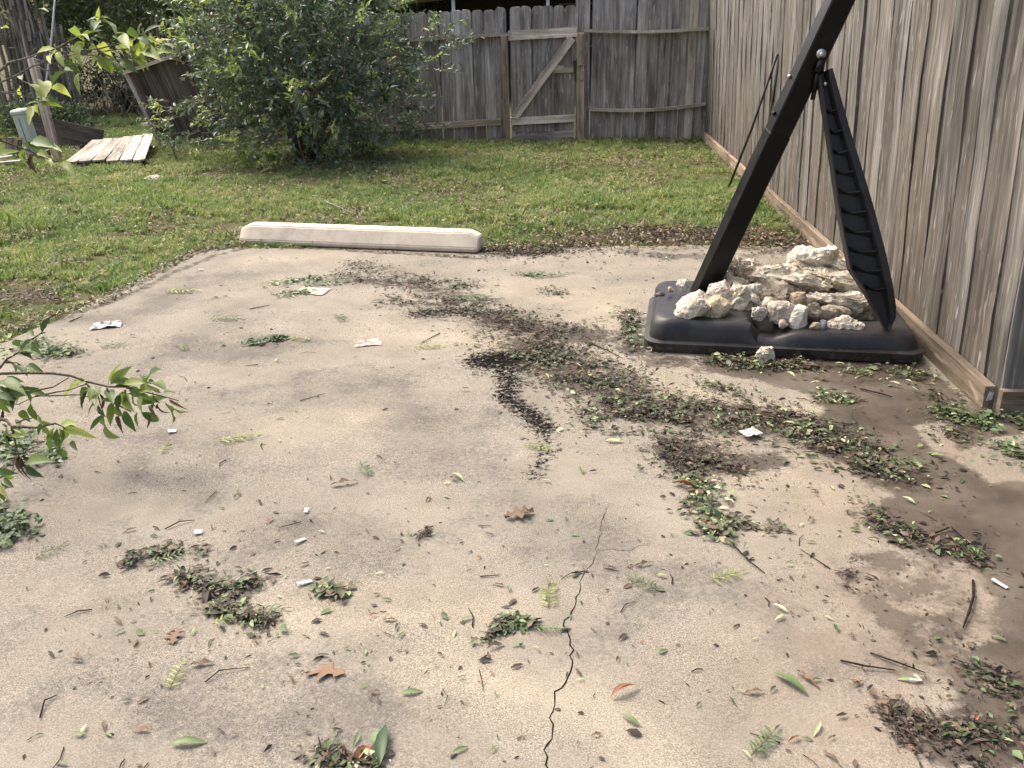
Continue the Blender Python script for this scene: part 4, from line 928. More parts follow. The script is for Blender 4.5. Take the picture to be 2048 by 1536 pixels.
bush((-10.9, 18.2, 0), (.8, .6, .6), 260, 'low bush at the foot of the shaggy trunk', 63)
bush((-7.2, 17.2, 0), (.8, .6, .75), 420, 'dark bush behind the leaning panel and shrub', 64)
bush((-9.0, 14.4, 0), (.75, .5, .22), 260, 'low weedy bush behind the utility pedestal', 65)
bush((-9.7, 12.9, 0), (.8, .5, .28), 260, 'weeds at the left edge beside the loose planks', 66)
# fine dead sticks in the undergrowth
b = MB(); rs = random.Random(9)
for k in range(110):
    p = Vector((rs.uniform(-11.2, -7.6), rs.uniform(17.3, 18.6), 0)); a = rs.uniform(-1.2, 1.2)
    b.tube([p, p + Vector((math.sin(a) * .4, rs.uniform(-.2, .2), rs.uniform(.2, .9))), p + Vector((math.sin(a) * 1.0, rs.uniform(-.3, .3), rs.uniform(.1, 1.3)))], [.012, .009, .004], 4, False)
tag(b.build('brush', M['stay'], smooth=True), 'tangle of dead brush at the foot of the far trees', 'brush', kind='stuff')
# flat stones on the far lawn
for (px, py, w, lab) in [(180, 253, .34, 'flat pale stone on the far lawn left of the leaning panel'), (296, 252, .28, 'pale stone at the foot of the leaning dark panel'), (145, 272, .4, 'flat mossy stone behind the wide dark board'), (308, 362, .22, 'flat pinkish stone in the grass before the shrub')]:
    q = G(px, py); o = link('stone', rock_mesh('stone', (w, w * .7, .09), int(px), .15, 3, M['rock_grey'], 3), None, None, q + Vector((0, 0, .015))); tag(o, lab, 'stone')
# cable hanging at the far left
b = MB(); b.tube([atY(113, -40, 12.0), atY(100, 110, 12.0), atY(88, 190, 12.0), atY(84, 215, 12.0)], .011, 5)
tag(b.build('cable', M['galv'], smooth=True), 'thin pale cable hanging in front of the leaning post at left', 'cable')
# --- young tree at the left, outside the picture, whose boughs hang into view
def leaf_shape(name, wr, fold, curl, droop, segs, m, wav=0.0, seed=0, tip=1.0):
    """unit-length leaf: base at origin, along +y, 3 columns"""
    r = random.Random(seed); V = []; F = []
    for i in range(segs + 1):
        s = i / segs; w = wr * 2.15 * (s ** 0.85) * ((1 - s) ** 1.15) if 0 < i < segs else 0.004
        z = -droop * s * s + curl * math.sin(s * 3.0); wz = fold * w + wav * r.uniform(-1, 1) * w
        V += [(-w * .5, s, z + wz), (0, s, z), (w * .5, s, z + fold * w + wav * r.uniform(-1, 1) * w)]
    for i in range(segs):
        a = 3 * i; F += [(a, a+1, a+4, a+3), (a+1, a+2, a+5, a+4)]
    return mesh(name, V, F, True, m)
LG = [leaf_shape('leaf', .40 + .04 * k, .30, .03, .10 + .08 * k, 8, M['bough_leaf'], .15, k) for k in range(4)]
LY = [leaf_shape('leaf', .36 + .04 * k, .35, .03, .12 + .08 * k, 8, M['bough_leaf_yellow'], .15, k + 9) for k in range(3)]
LB = [leaf_shape('leaf', .22 + .05 * k, .6, .05, .3, 6, M['leaf_brown'], .5, k + 19) for k in range(3)]
TR = Vector((-3.45, 2.75, -.02)); sap = empty('young_tree', TR); tag(sap, 'young tree at the left edge with leafy boughs hanging into the picture', 'tree')
b = MB(); b.tube([(0, 0, 0), (.02, 0, .6), (-.02, .02, 1.3), (0, 0, 2.2), (.05, 0, 2.9)], [.05, .045, .038, .03, .015], 9); b.build('trunk', M['bark_grey'], sap, True)
def conv(pts, sc, ox, oy): return [(x / sc + ox, y / sc + oy) for x, y in pts]
def bough(name, Y, twigs, leaves, sc, ox, oy, z0, fr, jit=.05, r0=.006, yel=.3, seed=0):
    rs = random.Random(seed); b = MB(); first = True
    for tw in twigs:
        pts = [atY(x, y, Y) + Vector((0, rs.uniform(-.015, .015), 0)) for x, y in conv(tw, sc, ox, oy)]
        n = len(pts); b.tube([p - TR for p in pts], [max(.0016, r0 * (1 - .75 * i / max(1, n - 1)) * (1 if first else .62)) for i in range(n)], 6)
        if tw[0][0] <= 30:
            p0 = pts[0] - TR; b.tube([(0, 0, z0), p0 * .55 + Vector((0, 0, z0 * .45 + .06)), p0], [r0 * 2.2, r0 * 1.6, r0 * (1 if first else .62)], 6)
        first = False
    bo = b.build(name, M[fr], sap, True)
    for lf in leaves:
        (x0, y0, x1, y1) = lf[:4]; kind = lf[4] if len(lf) > 4 else ('y' if rs.random() < yel else 'g')
        (p, q) = conv([(x0, y0), (x1, y1)], sc, ox, oy); a = atY(*p, Y + rs.uniform(-jit, jit) * .5); e = atY(*q, Y + rs.uniform(-jit, jit) * 1.4)
        d = e - a; L = d.length; me = random.choice({'g': LG, 'y': LY, 'b': LB}[kind])
        za = Vector((rs.uniform(-.6, .6), rs.uniform(-.9, -.1), rs.uniform(.2, 1))); ya = d.normalized(); xa = ya.cross(za).normalized(); za = xa.cross(ya)
        L *= 1.22
        o = link('leaf', me, None, bo); o.matrix_basis = Matrix.Translation(a - TR) @ Matrix((xa, ya, za)).transposed().to_4x4() @ Matrix.Diagonal((L * rs.uniform(1.05, 1.45), L, L, 1))
S = 3.938
bough('bough', 2.72, [[(-60, 748), (0, 745), (200, 738), (430, 730), (560, 755), (690, 800), (850, 845), (1000, 850), (1150, 870), (1300, 905), (1400, 960)], [(280, 915), (430, 890), (560, 855), (690, 815)], [(280, 915), (400, 905), (600, 915), (740, 940)], [(300, 860), (440, 830), (540, 770)], [(-30, 965), (60, 972), (160, 970), (280, 915)], [(690, 800), (780, 900), (800, 1000), (820, 1060)], [(850, 845), (900, 960), (1040, 1030)], [(1000, 850), (1150, 860), (1180, 810)]],
 [(850,830,935,660),(870,820,990,700),(690,790,500,870,'y'),(880,810,1060,790),(960,820,1130,800,'y'),(1160,800,1210,695),(1150,800,1105,750),(1170,805,1245,800),(1180,820,1280,830,'y'),(700,850,600,920),(690,870,640,1000),(740,880,720,980,'b'),(780,890,830,1020,'b'),(760,960,680,1040),(770,980,810,1060),(820,1060,720,1160),(820,1070,840,1240),(890,950,860,1120),(920,990,905,1070),(940,900,920,1000),(960,880,1000,990),(1000,900,1180,920),(1090,980,1270,920),(1080,1040,1070,1140),(1110,1040,1250,1110),(975,1030,1035,1160),(930,1070,935,1140,'b'),(1220,960,1190,1050,'b'),(1240,970,1280,1060,'b'),(1300,960,1430,1070),(1310,990,1380,1100,'y'),(1330,940,1420,1000,'b'),(1290,890,1370,880),(1100,870,1180,850),(880,960,800,940),(1170,1060,1175,1140,'b'),(1000,870,980,960),(1060,880,1040,960),(900,840,1010,830),(1020,850,1110,900),(1180,850,1260,880),(1200,880,1240,960),(1120,900,1090,1000),(960,960,1030,1000),(850,860,880,940),(740,830,700,920),(780,850,740,940),(1040,950,1100,1010),
  (-20,800,150,830),(30,850,130,900),(60,870,200,880),(150,870,250,860),(200,870,330,890),(210,880,250,950),(-10,900,80,930),(30,930,100,1000),(100,900,160,950),(240,960,270,1090),(160,1030,210,1090),(-10,980,40,1010),(20,1020,10,1110,'b'),(-20,840,60,880),(80,840,180,850),(120,880,90,960),(40,800,110,780),(180,900,120,960),(-30,870,40,960)], S, 0, 560, .9, 'twig', seed=1, yel=.10)
bough('bough', 2.32, [[(-60, 1100), (30, 1120), (110, 1140), (300, 1150), (420, 1140), (480, 1160), (560, 1220)], [(100, 1150), (110, 1250), (130, 1350), (150, 1400), (170, 1440)], [(-40, 1580), (30, 1540), (110, 1500)], [(110, 1140), (180, 1110), (250, 1090)]],
 [(300,1060,330,1130),(310,1110,400,1140),(320,1150,390,1210),(430,1160,380,1310),(450,1170,460,1330),(480,1180,520,1280),(490,1170,700,1220,'y'),(480,1160,550,1110,'y'),(540,1150,580,1150,'g'),(440,1330,530,1390,'g'),(560,1270,590,1320,'g'),(110,1150,160,1180),(60,1170,50,1220),(100,1200,170,1210),(40,1200,60,1300),(420,1170,400,1250),(470,1170,490,1260,'y'),(330,1120,300,1200),
  (150,1380,100,1450,'b'),(150,1380,170,1500,'b'),(160,1390,190,1560,'b'),(160,1390,240,1440,'b'),(150,1380,130,1520,'b'),(160,1400,210,1480,'b'),(150,1390,160,1460,'b'),(170,1400,230,1520,'b'),(140,1380,110,1500,'b'),(200,1490,290,1530),(-20,1500,80,1520),(20,1540,110,1560),(0,1580,60,1640),(-30,1600,40,1690),(30,1560,90,1620),(-20,1680,40,1740),(200,1440,340,1400)], S, 0, 560, .8, 'twig', jit=.03, seed=2, yel=.12)
bough('bough', 3.0, [[(-40, 720), (0, 690), (60, 620), (130, 580), (170, 540), (250, 470)], [(60, 640), (120, 660), (220, 690)], [(250, 470), (290, 440), (340, 400)]],
 [(330,410,370,310,'g'),(270,440,210,390,'g'),(250,470,190,510,'g'),(310,510,390,470,'g'),(170,520,100,480,'g'),(200,560,230,600,'g'),(60,640,140,690,'g'),(120,670,200,720,'g'),(200,680,300,700,'g'),(230,690,250,720,'y'),(-10,500,60,480,'y'),(-10,570,80,580,'y'),(240,490,290,560,'g'),(150,560,200,520,'g'),(270,470,300,520,'g'),(40,640,100,650,'y'),(210,600,150,560,'g'),(260,540,330,590,'g'),(180,560,260,540,'g')], S, 0, 560, 1.0, 'twig', jit=.04, seed=3, yel=.2)
S1 = 4.5175
bough('bough', 3.4, [[(-60, 700), (0, 650), (100, 560), (200, 540), (300, 510), (360, 480), (480, 470), (700, 465)], [(-60, 790), (0, 750), (150, 680), (300, 600), (450, 545), (560, 520), (680, 490), (860, 470), (1080, 445), (1190, 540)], [(300, 535), (420, 560), (600, 590), (720, 585), (800, 570)], [(490, 440), (600, 380), (700, 340), (800, 290), (890, 200)], [(340, 600), (420, 640), (560, 630)], [(-40, 830), (0, 830), (150, 830), (320, 815)], [(-40, 845), (0, 840), (150, 855), (290, 890), (350, 930)], [(700, 465), (900, 440), (1060, 400), (1200, 350), (1350, 340), (1470, 400)], [(680, 490), (860, 500), (1000, 530), (1190, 550)], [(200, 730), (270, 760), (350, 820)], [(260, 500), (310, 440), (350, 425)]],
 [(490,440,320,480),(510,480,420,510),(520,470,550,560),(570,540,710,640,'g'),(650,640,470,690),(710,660,690,790,'y'),(770,380,640,560),(730,380,690,550,'g'),(690,290,750,350),(640,255,700,300),(760,340,860,250,'g'),(800,330,900,270,'g'),(880,190,890,90),(900,160,800,170),(910,160,1000,150),(930,190,1050,240),(880,190,850,220),(1040,310,1120,290),(1060,340,1130,360),(1160,260,1210,310),(1250,310,1250,220),(1300,300,1430,230,'g'),(1350,320,1420,390),(1240,340,1360,390,'g'),(1400,410,1490,330),(1470,400,1580,410),(1390,430,1310,500),(1400,480,1550,470),(1100,390,1130,430),(1130,450,1210,480),(1040,380,1000,410),(870,430,800,430),(880,470,840,560),(900,490,950,620),(980,500,1060,580),(1000,540,1010,650),(1060,560,1090,640),(1090,550,1190,610),(1050,520,1130,540),(950,470,1050,460),(1190,540,1340,580),(1200,545,1290,590),(1250,510,1300,540),(1300,500,1350,560),(1200,420,1260,460),(820,350,900,380,'g'),(850,320,930,330,'g'),(900,400,960,450),(1080,380,1040,300),(1220,360,1160,400),(1340,350,1290,420),(1440,400,1400,340),(920,520,900,600),(1020,550,1060,620),(960,520,980,590),(1120,470,1180,430),(700,330,780,300),(860,290,900,220),(1300,440,1370,470),(1230,450,1210,520),
  (200,720,180,660),(260,760,370,830),(190,780,170,850),(320,900,470,880,'g'),(400,850,420,920,'g'),(330,920,240,940),(360,940,530,950),(300,960,260,1060),(400,960,380,1000),(470,780,580,810),(390,740,410,780),(330,880,420,850,'g'),(350,940,320,1040),(440,900,480,930,'g'),(20,260,60,240,'y'),(350,80,420,90,'y'),(390,60,430,40,'y')], S1, 0, 0, 1.5, 'bark_grey', jit=.06, seed=4, yel=.72)
bough('bough', 4.1, [[(-40, 1250), (0, 1270), (130, 1320), (260, 1370), (400, 1430), (520, 1470)], [(-60, 1260), (60, 1250), (200, 1255)]],
 [(250,1280,380,1340,'g'),(280,1280,440,1290,'g'),(400,1310,540,1350,'g'),(430,1330,520,1330,'y'),(110,1340,130,1420,'g'),(200,1380,230,1450,'g'),(190,1440,180,1530,'g'),(270,1400,300,1530,'b'),(300,1420,270,1500,'b'),(280,1400,260,1510,'b'),(420,1430,460,1490,'y'),(520,1440,560,1470,'y'),(560,1470,640,1530,'y'),(-20,1430,80,1350,'y'),(330,1300,400,1320,'g'),(200,1290,300,1330,'g'),(460,1400,520,1440,'y'),(240,1340,170,1390,'g'),(340,1380,420,1400,'y'),(-20,1900,90,1930,'y'),(20,1910,130,1960,'y'),(-10,1920,40,2010,'g'),(60,1930,100,2020,'g'),(90,1940,160,1980,'y')], S1, 0, 0, 1.2, 'twig', jit=.05, seed=5, yel=.4)

# =================================================================== LAWN (grass nobody could count)
def tuft(seed, n, h, spread):
    r = random.Random(seed); V = []; F = []
    for _ in range(n):
        a = r.uniform(0, 6.28); bx, by = r.gauss(0, spread), r.gauss(0, spread); hh = h * r.uniform(.45, 1.15); w = r.uniform(.0022, .0042); ln = hh * r.uniform(.15, .95)
        dx, dy = math.cos(a), math.sin(a); sx, sy = -dy, dx; k = len(V)
        for t_, ww in ((0, 1), (.5, .85), (.85, .5)):
            q = (bx + dx * ln * t_ * t_, by + dy * ln * t_ * t_, hh * (t_ - .25 * t_ * t_ * ln / hh))
            V += [(q[0] - sx * w * ww, q[1] - sy * w * ww, q[2]), (q[0] + sx * w * ww, q[1] + sy * w * ww, q[2])]
        V.append((bx + dx * ln, by + dy * ln, hh * (1 - .25 * ln / hh)))
        F += [(k, k+1, k+3, k+2), (k+2, k+3, k+5, k+4), (k+4, k+5, k+6)]
    return mesh('grass_tuft', V, F, True, M['grass'])
def broad(seed):     # small broad-leaved weed
    r = random.Random(seed); V = []; F = []
    for i in range(9):
        a = i * 2.4 + r.uniform(-.3, .3); L = r.uniform(.018, .035); z = r.uniform(.008, .045); c, s = math.cos(a), math.sin(a); w = L * .35; k = len(V)
        V += [(0, 0, z * .5), (c * L * .5 - s * w, s * L * .5 + c * w, z), (c * L, s * L, z * .8), (c * L * .5 + s * w, s * L * .5 - c * w, z)]
        F.append((k, k+1, k+2, k+3))
    return mesh('weed_tuft', V, F, True, M['grass'])
def scatter(name, variants, P, rz, tilt, sc, lab, cat):
    """one object: instances of a few small meshes on a point cloud"""
    src = bpy.data.collections.new(name + '_kinds')
    for i, me in enumerate(variants):
        o = bpy.data.objects.new(name + '_kind', me); src.objects.link(o)
    n = len(P); me = bpy.data.meshes.new(name); me.vertices.add(n); me.vertices.foreach_set('co', P.astype(np.float32).ravel())
    a = me.attributes.new('rot', 'FLOAT_VECTOR', 'POINT'); a.data.foreach_set('vector', np.stack([tilt[:, 0], tilt[:, 1], rz], 1).astype(np.float32).ravel())
    a = me.attributes.new('size', 'FLOAT', 'POINT'); a.data.foreach_set('value', sc.astype(np.float32))
    o = bpy.data.objects.new(name, me); col.objects.link(o)
    ng = bpy.data.node_groups.new(name + '_scatter', 'GeometryNodeTree'); ng.interface.new_socket('Geometry', in_out='INPUT', socket_type='NodeSocketGeometry'); ng.interface.new_socket('Geometry', in_out='OUTPUT', socket_type='NodeSocketGeometry')
    N_ = ng.nodes; L_ = ng.links; gi = N_.new('NodeGroupInput'); go = N_.new('NodeGroupOutput'); ip = N_.new('GeometryNodeInstanceOnPoints'); ci = N_.new('GeometryNodeCollectionInfo')
    ci.inputs['Collection'].default_value = src; ci.inputs['Separate Children'].default_value = True; ci.inputs['Reset Children'].default_value = True
    ip.inputs['Pick Instance'].default_value = True
    ra = N_.new('GeometryNodeInputNamedAttribute'); ra.data_type = 'FLOAT_VECTOR'; ra.inputs[0].default_value = 'rot'
    sa = N_.new('GeometryNodeInputNamedAttribute'); sa.data_type = 'FLOAT'; sa.inputs[0].default_value = 'size'
    L_.new(gi.outputs[0], ip.inputs['Points']); L_.new(ci.outputs[0], ip.inputs['Instance']); L_.new(ra.outputs['Attribute'], ip.inputs['Rotation']); L_.new(sa.outputs['Attribute'], ip.inputs['Scale']); L_.new(ip.outputs[0], go.inputs[0])
    md = o.modifiers.new('scatter', 'NODES'); md.node_group = ng
    return tag(o, lab, cat, kind='stuff')
def fbm(P, s, seed): return np.array([mnoise.fractal(Vector((x * s + seed, y * s, 0)), 1.0, 2.0, 3) for x, y in P])
rg = np.random.default_rng(12)
def sample(x0, x1, y0, y1, dens):
    n = int((x1 - x0) * (y1 - y0) * dens); return np.stack([rg.uniform(x0, x1, n), rg.uniform(y0, y1, n)], 1)
def in_view(P, m=1.2): # keep a margin beyond the picture's edges
    return (P[:, 0] > -0.66 * P[:, 1] - m - .3) & (P[:, 0] < 0.62 * P[:, 1] + m)
A_ = np.vstack([sample(-7, 1.6, 6.12, 9.0, 1150), sample(-8.5, 1.6, 9.0, 12.9, 720), sample(-6.0, -2.86, 2.6, 6.2, 1250), sample(-12.5, -8.5, 9, 13, 420), sample(-13, -5, 12.9, 18.5, 300), sample(-10, -7, 6.2, 9, 700)])
A_ = A_[in_view(A_)]
A_ = A_[(A_[:, 1] > 6.16) | (A_[:, 0] < -2.75 - 0.12 * (6.04 - A_[:, 1]))]
nf = fbm(A_, .9, 3.0); nf2 = fbm(A_, 3.6, 9.0)
keep = (nf * .6 + nf2 * .95 + rg.normal(size=len(A_)) * .26) > -.16
strip = line_mask(A_, [(1215, 470), (1420, 470), (1640, 480)], .42); edge = line_mask(A_, [(0, 668), (200, 600), (380, 505), (960, 500), (1210, 490)], .13)
under = line_mask(A_, [(330, 355), (480, 340), (640, 325)], .50) * .9; und2 = line_mask(A_, [(560, 318), (760, 300)], .55) * .8
bare = np.maximum.reduce([strip, edge * .35, under * .85, und2 * .8, line_mask(A_, [(950, 405), (1000, 400)], .25) * .6, line_mask(A_, [(1060, 350), (1200, 360)], .3) * .4, line_mask(A_, [(0, 490), (60, 470)], .3) * .7])
keep &= rg.random(len(A_)) > bare * 1.02
A_ = A_[keep]; n = len(A_)
szb = np.clip(0.80 + 0.80 * fbm(A_, .55, 21.0) + rg.normal(size=n) * .14, .45, 1.7); szb *= np.where(A_[:, 1] > 11.6, 1.3, 1.0)
variants = [tuft(s, 14, .066, .018) for s in range(7)] + [broad(91)]
print('grass tufts', n)
scatter('grass', variants, np.column_stack([A_, np.full(n, -.024)]), rg.uniform(0, 6.28, n), rg.normal(size=(n, 2)) * .16, szb, 'patchy green lawn between the slab and the back fence', 'grass')
# dry leaf flakes lying in the grass and along the slab edge
flk = [leaf_shape('flake', .5, .3, .15, .1, 4, M['dry_flake'], .5, s + 40) for s in range(4)]
B_ = np.vstack([sample(-8, 1.6, 6.12, 12.8, 480), sample(-6, -3.1, 2.6, 6.2, 420), sample(-11, -8, 9, 13, 120)])
B_ = B_[in_view(B_)]; nb = fbm(B_, 1.3, 40.0); B_ = B_[nb + rg.normal(size=len(B_)) * .25 > .08]
ex = []
for pix, w, k in [([(1215, 475), (1420, 472), (1640, 485)], .22, 420), ([(0, 668), (200, 602), (380, 508), (480, 490)], .07, 260), ([(950, 405), (1000, 400)], .2, 110), ([(0, 480), (70, 470)], .3, 160), ([(80, 345), (200, 335)], .35, 160), ([(960, 500), (1210, 488)], .09, 240)]:
    pts = [np.array(g2(*q)) for q in pix]
    for _ in range(k):
        s = rg.integers(len(pts) - 1); ex.append(pts[s] + (pts[s+1] - pts[s]) * rg.random() + rg.normal(size=2) * w * .55)
B_ = np.vstack([B_, np.array(ex)]); n = len(B_)
zz = np.where((B_[:, 1] < 6.13) & (B_[:, 0] > -2.98), .006, rg.uniform(-.012, .034, n))
scatter('leaf_flakes', flk, np.column_stack([B_, zz]), rg.uniform(0, 6.28, n), rg.normal(size=(n, 2)) * .35, rg.uniform(.02, .06, n), 'dry fallen leaf flakes strewn through the lawn', 'leaf litter')

# =================================================================== STORM DEBRIS ON THE SLAB
def padz(x, y): return 0.004 * math.sin(x * 1.1) * math.sin(y * 1.3) + .0012
def blob_pts(pix, w, n, r, taper=True):
    pts = [np.array(g2(*q)) for q in pix]; L = np.array([np.linalg.norm(b - a) for a, b in zip(pts[:-1], pts[1:])]) if len(pts) > 1 else np.array([1.0]); out = []
    for _ in range(n):
        if len(pts) == 1: p = pts[0]
        else:
            s = r.choice(len(L), p=L / L.sum()); p = pts[s] + (pts[s+1] - pts[s]) * r.random()
        out.append(p + r.normal(size=2) * w * .5)
    return np.array(out)
def litter(pix, w, n, lab, seed, v0=0.0, v1=1.0, hz=.025, leaf=.03, clump=True):
    r = np.random.default_rng(seed); wide = 1.7 if w >= .08 else 1.3; n = int(n * (2.3 if n > 500 else 2.0) * wide); P = blob_pts(pix, w * wide, n, r); far = r.random(n) < .16; P[far] += r.normal(size=(far.sum(), 2)) * w * 1.0
    if clump:
        q = fbm(P, 9.0, seed * 3.1); P = P[q + r.normal(size=len(P)) * .2 > -.12]
    n = len(P); v = v0 + (v1 - v0) * r.random(n) ** (1.8 if v0 < .3 else 1.0); z = np.abs(r.normal(size=n)) * hz * .34 + .003
    d = np.column_stack([r.normal(size=(n, 2)), r.normal(size=n) * .13]); shred = v < .45
    sz = leaf * r.uniform(.35, 1.2, n); sz = np.where(r.random(n) < .5, sz * .55, sz); m_ = rotmats(d, r.normal(size=n) * .38) * sz[:, None, None]
    m_[:, :, 0] *= np.where(shred, r.uniform(.15, .8, n), r.uniform(.7, 1.1, n))[:, None]
    Z = np.array([padz(*p) for p in P]) + z
    cloud('leaf_litter', LEAF_V, LEAF_F, m_, np.column_stack([P, Z]), v, M['litter']); o = bpy.context.scene.collection.objects[-1]
    o = [q_ for q_ in col.objects if q_.name.startswith('leaf_litter')][-1]
    return o
lit_list = [
 ([(990, 655), (1080, 660), (1180, 675)], .13, 620, 'wet brown leaf litter drift left of the basketball base', 0, .72, .022, .030),
 ([(1065, 700), (1130, 735), (1190, 765), (1240, 775)], .15, 950, 'thick leaf litter drift in the middle of the slab', 0, .95, .03, .033),
 ([(1210, 845), (1240, 815), (1330, 825), (1420, 835), (1500, 835), (1570, 845)], .10, 1250, 'long leaf litter drift running toward the fence corner', 0, .98, .03, .034),
 ([(1590, 850), (1660, 880), (1720, 905), (1790, 935)], .085, 950, 'green-flecked leaf litter drift at the edge of the wet mud', 0, 1, .03, .033),
 ([(1340, 895), (1400, 925), (1440, 935)], .085, 620, 'dark matted leaf litter below the long drift', 0, .75, .024, .028),
 ([(1380, 960), (1410, 1020), (1430, 1075)], .045, 330, 'trail of green leaflets below the dark matted litter', .45, 1, .025, .034),
 ([(1440, 1040), (1500, 1050), (1560, 1060)], .03, 120, 'thin leaf trail right of the green leaflet trail', .1, 1, .015, .028),
 ([(690, 545), (760, 560), (840, 565), (950, 575)], .09, 520, 'thin litter line across the back of the slab', 0, .9, .018, .030),
 ([(780, 605), (880, 600), (960, 615), (1040, 640)], .08, 620, 'dark wet litter band below the back line', 0, .9, .02, .03),
 ([(700, 525), (760, 535)], .10, 140, 'thin dark shreds before the wheel stop', 0, .5, .008, .025),
 ([(530, 570), (600, 560), (660, 555)], .06, 170, 'green sprig litter at the left end of the back line', .62, 1, .02, .032),
 ([(560, 590), (620, 585)], .05, 90, 'small green leaf litter below the flat card', .62, 1, .015, .03),
 ([(1262, 625), (1255, 665), (1275, 700)], .055, 420, 'green leaf litter packed along the left side of the base', .2, 1, .035, .034),
 ([(1430, 722), (1500, 728), (1560, 725), (1620, 735)], .06, 620, 'leaf litter packed along the front of the base', .05, 1, .035, .034),
 ([(1700, 745), (1780, 745), (1850, 750)], .06, 160, 'loose leaves at the right front of the base', .3, 1, .02, .034),
 ([(1400, 770), (1440, 775), (1480, 790)], .05, 90, 'few leaves on the pale dry tongue before the base', .1, 1, .015, .03),
 ([(1640, 790), (1700, 800)], .05, 70, 'few leaves in the wet mud before the base', .4, 1, .015, .032),
 ([(1880, 825), (1940, 835), (2000, 845), (2060, 855)], .06, 420, 'fresh green leaf litter along the near fence corner', .55, .95, .04, .036),
 ([(1820, 740), (1880, 800), (1930, 840)], .05, 200, 'brown leaf litter beside the sill board', 0, .95, .015, .03),
 ([(1860, 860), (1920, 870), (1960, 885)], .05, 130, 'scattered leaves on the pale patch by the corner', .2, 1, .015, .03),
 ([(2020, 900), (2055, 925)], .06, 160, 'green leaf litter at the right picture edge', .55, .95, .03, .034),
 ([(1730, 1020), (1800, 1065), (1870, 1085), (1960, 1120)], .05, 480, 'twiggy litter line along the lower mud edge', 0, .95, .015, .03),
 ([(250, 1130), (300, 1110), (350, 1100), (400, 1105)], .022, 260, 'green and brown leaf clump at lower left, upper part', .1, .92, .025, .032),
 ([(360, 1155), (420, 1170), (470, 1190), (510, 1160)], .030, 380, 'large brown and green leaf clump at lower left, middle part', 0, .92, .028, .034),
 ([(430, 1215), (480, 1230), (540, 1245)], .022, 220, 'green leaf clump at lower left, bottom part', .25, .92, .022, .03),
 ([(610, 1170), (650, 1185), (690, 1190)], .018, 110, 'small green leaf clump beside a white tag', .3, .95, .02, .034),
 ([(1010, 1245), (985, 1275), (970, 1300)], .016, 120, 'bent green sprig clump near the crack, left arm', .1, .9, .015, .026),
 ([(1020, 1245), (1060, 1250)], .014, 80, 'bent green sprig clump near the crack, upper arm', .5, .92, .015, .026),
 ([(640, 1515), (690, 1525), (740, 1530)], .03, 130, 'leaf clump cut by the bottom picture edge', .2, 1, .022, .04),
 ([(60, 690), (100, 705), (135, 710)], .07, 420, 'green torn sprig heap on the slab at the left edge', .62, .95, .04, .036),
 ([(-10, 880), (50, 905), (90, 925)], .07, 460, 'green torn sprig heap under the hanging bough', .62, .95, .04, .036),
 ([(-20, 1030), (10, 1050), (20, 1075)], .05, 330, 'green torn sprig heap at the left edge of the slab front', .6, .9, .04, .036),
 ([(500, 690), (530, 685), (560, 680)], .03, 110, 'small heap of dark green leaves in the middle left', .62, .92, .025, .04),
 ([(840, 1075), (860, 1060)], .012, 45, 'little brown seed clump on the slab', 0, .6, .015, .022),
 ([(1700, 1160), (1720, 1150)], .022, 110, 'round clump of dark litter right of centre', 0, .6, .02, .024),
 ([(1770, 1420), (1810, 1450), (1830, 1500)], .03, 190, 'dark litter streak at the lower right', 0, .6, .012, .026),
 ([(1890, 1450), (1960, 1480), (2040, 1500)], .05, 260, 'dark litter patch at the bottom right corner', 0, .9, .014, .028),
 ([(1900, 1320), (1990, 1360), (2040, 1420)], .06, 150, 'muddy litter at the right edge', 0, .85, .012, .028),
 ([(965, 503), (1030, 508), (1100, 500)], .06, 240, 'dark litter at the right end of the wheel stop', 0, .7, .02, .028),
 ([(1230, 505), (1290, 510), (1340, 520)], .05, 130, 'leaf trail on the slab behind the base', .1, .95, .012, .028),
 ([(1040, 550), (1080, 550)], .04, 50, 'small green sprig litter at the back right of the slab', .6, .95, .012, .028),
 ([(1090, 580), (1130, 590)], .05, 70, 'small dark litter patch left of the base', 0, .9, .012, .026),
 ([(520, 494), (720, 500), (950, 514)], .022, 260, 'litter caught along the foot of the wheel stop', 0, .95, .012, .024),
 ([(0, 668), (200, 603), (380, 508), (470, 492)], .05, 700, 'green leaf litter along the left edge of the slab', .3, 1, .02, .03),
 ([(960, 497), (1080, 496), (1210, 484)], .17, 1500, 'dark mulch along the slab edge right of the wheel stop', 0, .6, .012, .03),
 ([(1230, 465), (1420, 470), (1620, 484)], .26, 3600, 'dark leaf mould strip behind the slab and pole', 0, .5, .01, .034),
 ([(330, 355), (480, 340), (640, 325)], .3, 900, 'dark leaf mould on the lawn before the shrub', 0, .5, .01, .034),
 ([(-10, 590), (50, 585), (110, 597)], .13, 420, 'dry leaf litter on a thin patch of lawn at the left edge', 0, .62, .012, .034),
 ([(1315, 572), (1350, 560)], .03, 26, 'few leaves on top of the base', .5, 1, .0, .02)]
for i, (pix, w, n, lab, v0, v1, hz, lf) in enumerate(lit_list):
    o = litter(pix, w, n, lab, 500 + i, v0, v1, hz, lf, clump=n > 100)
    if 'top of the base' in lab: o.location.z = .15
    tag(o, lab, 'leaf litter', kind='stuff')
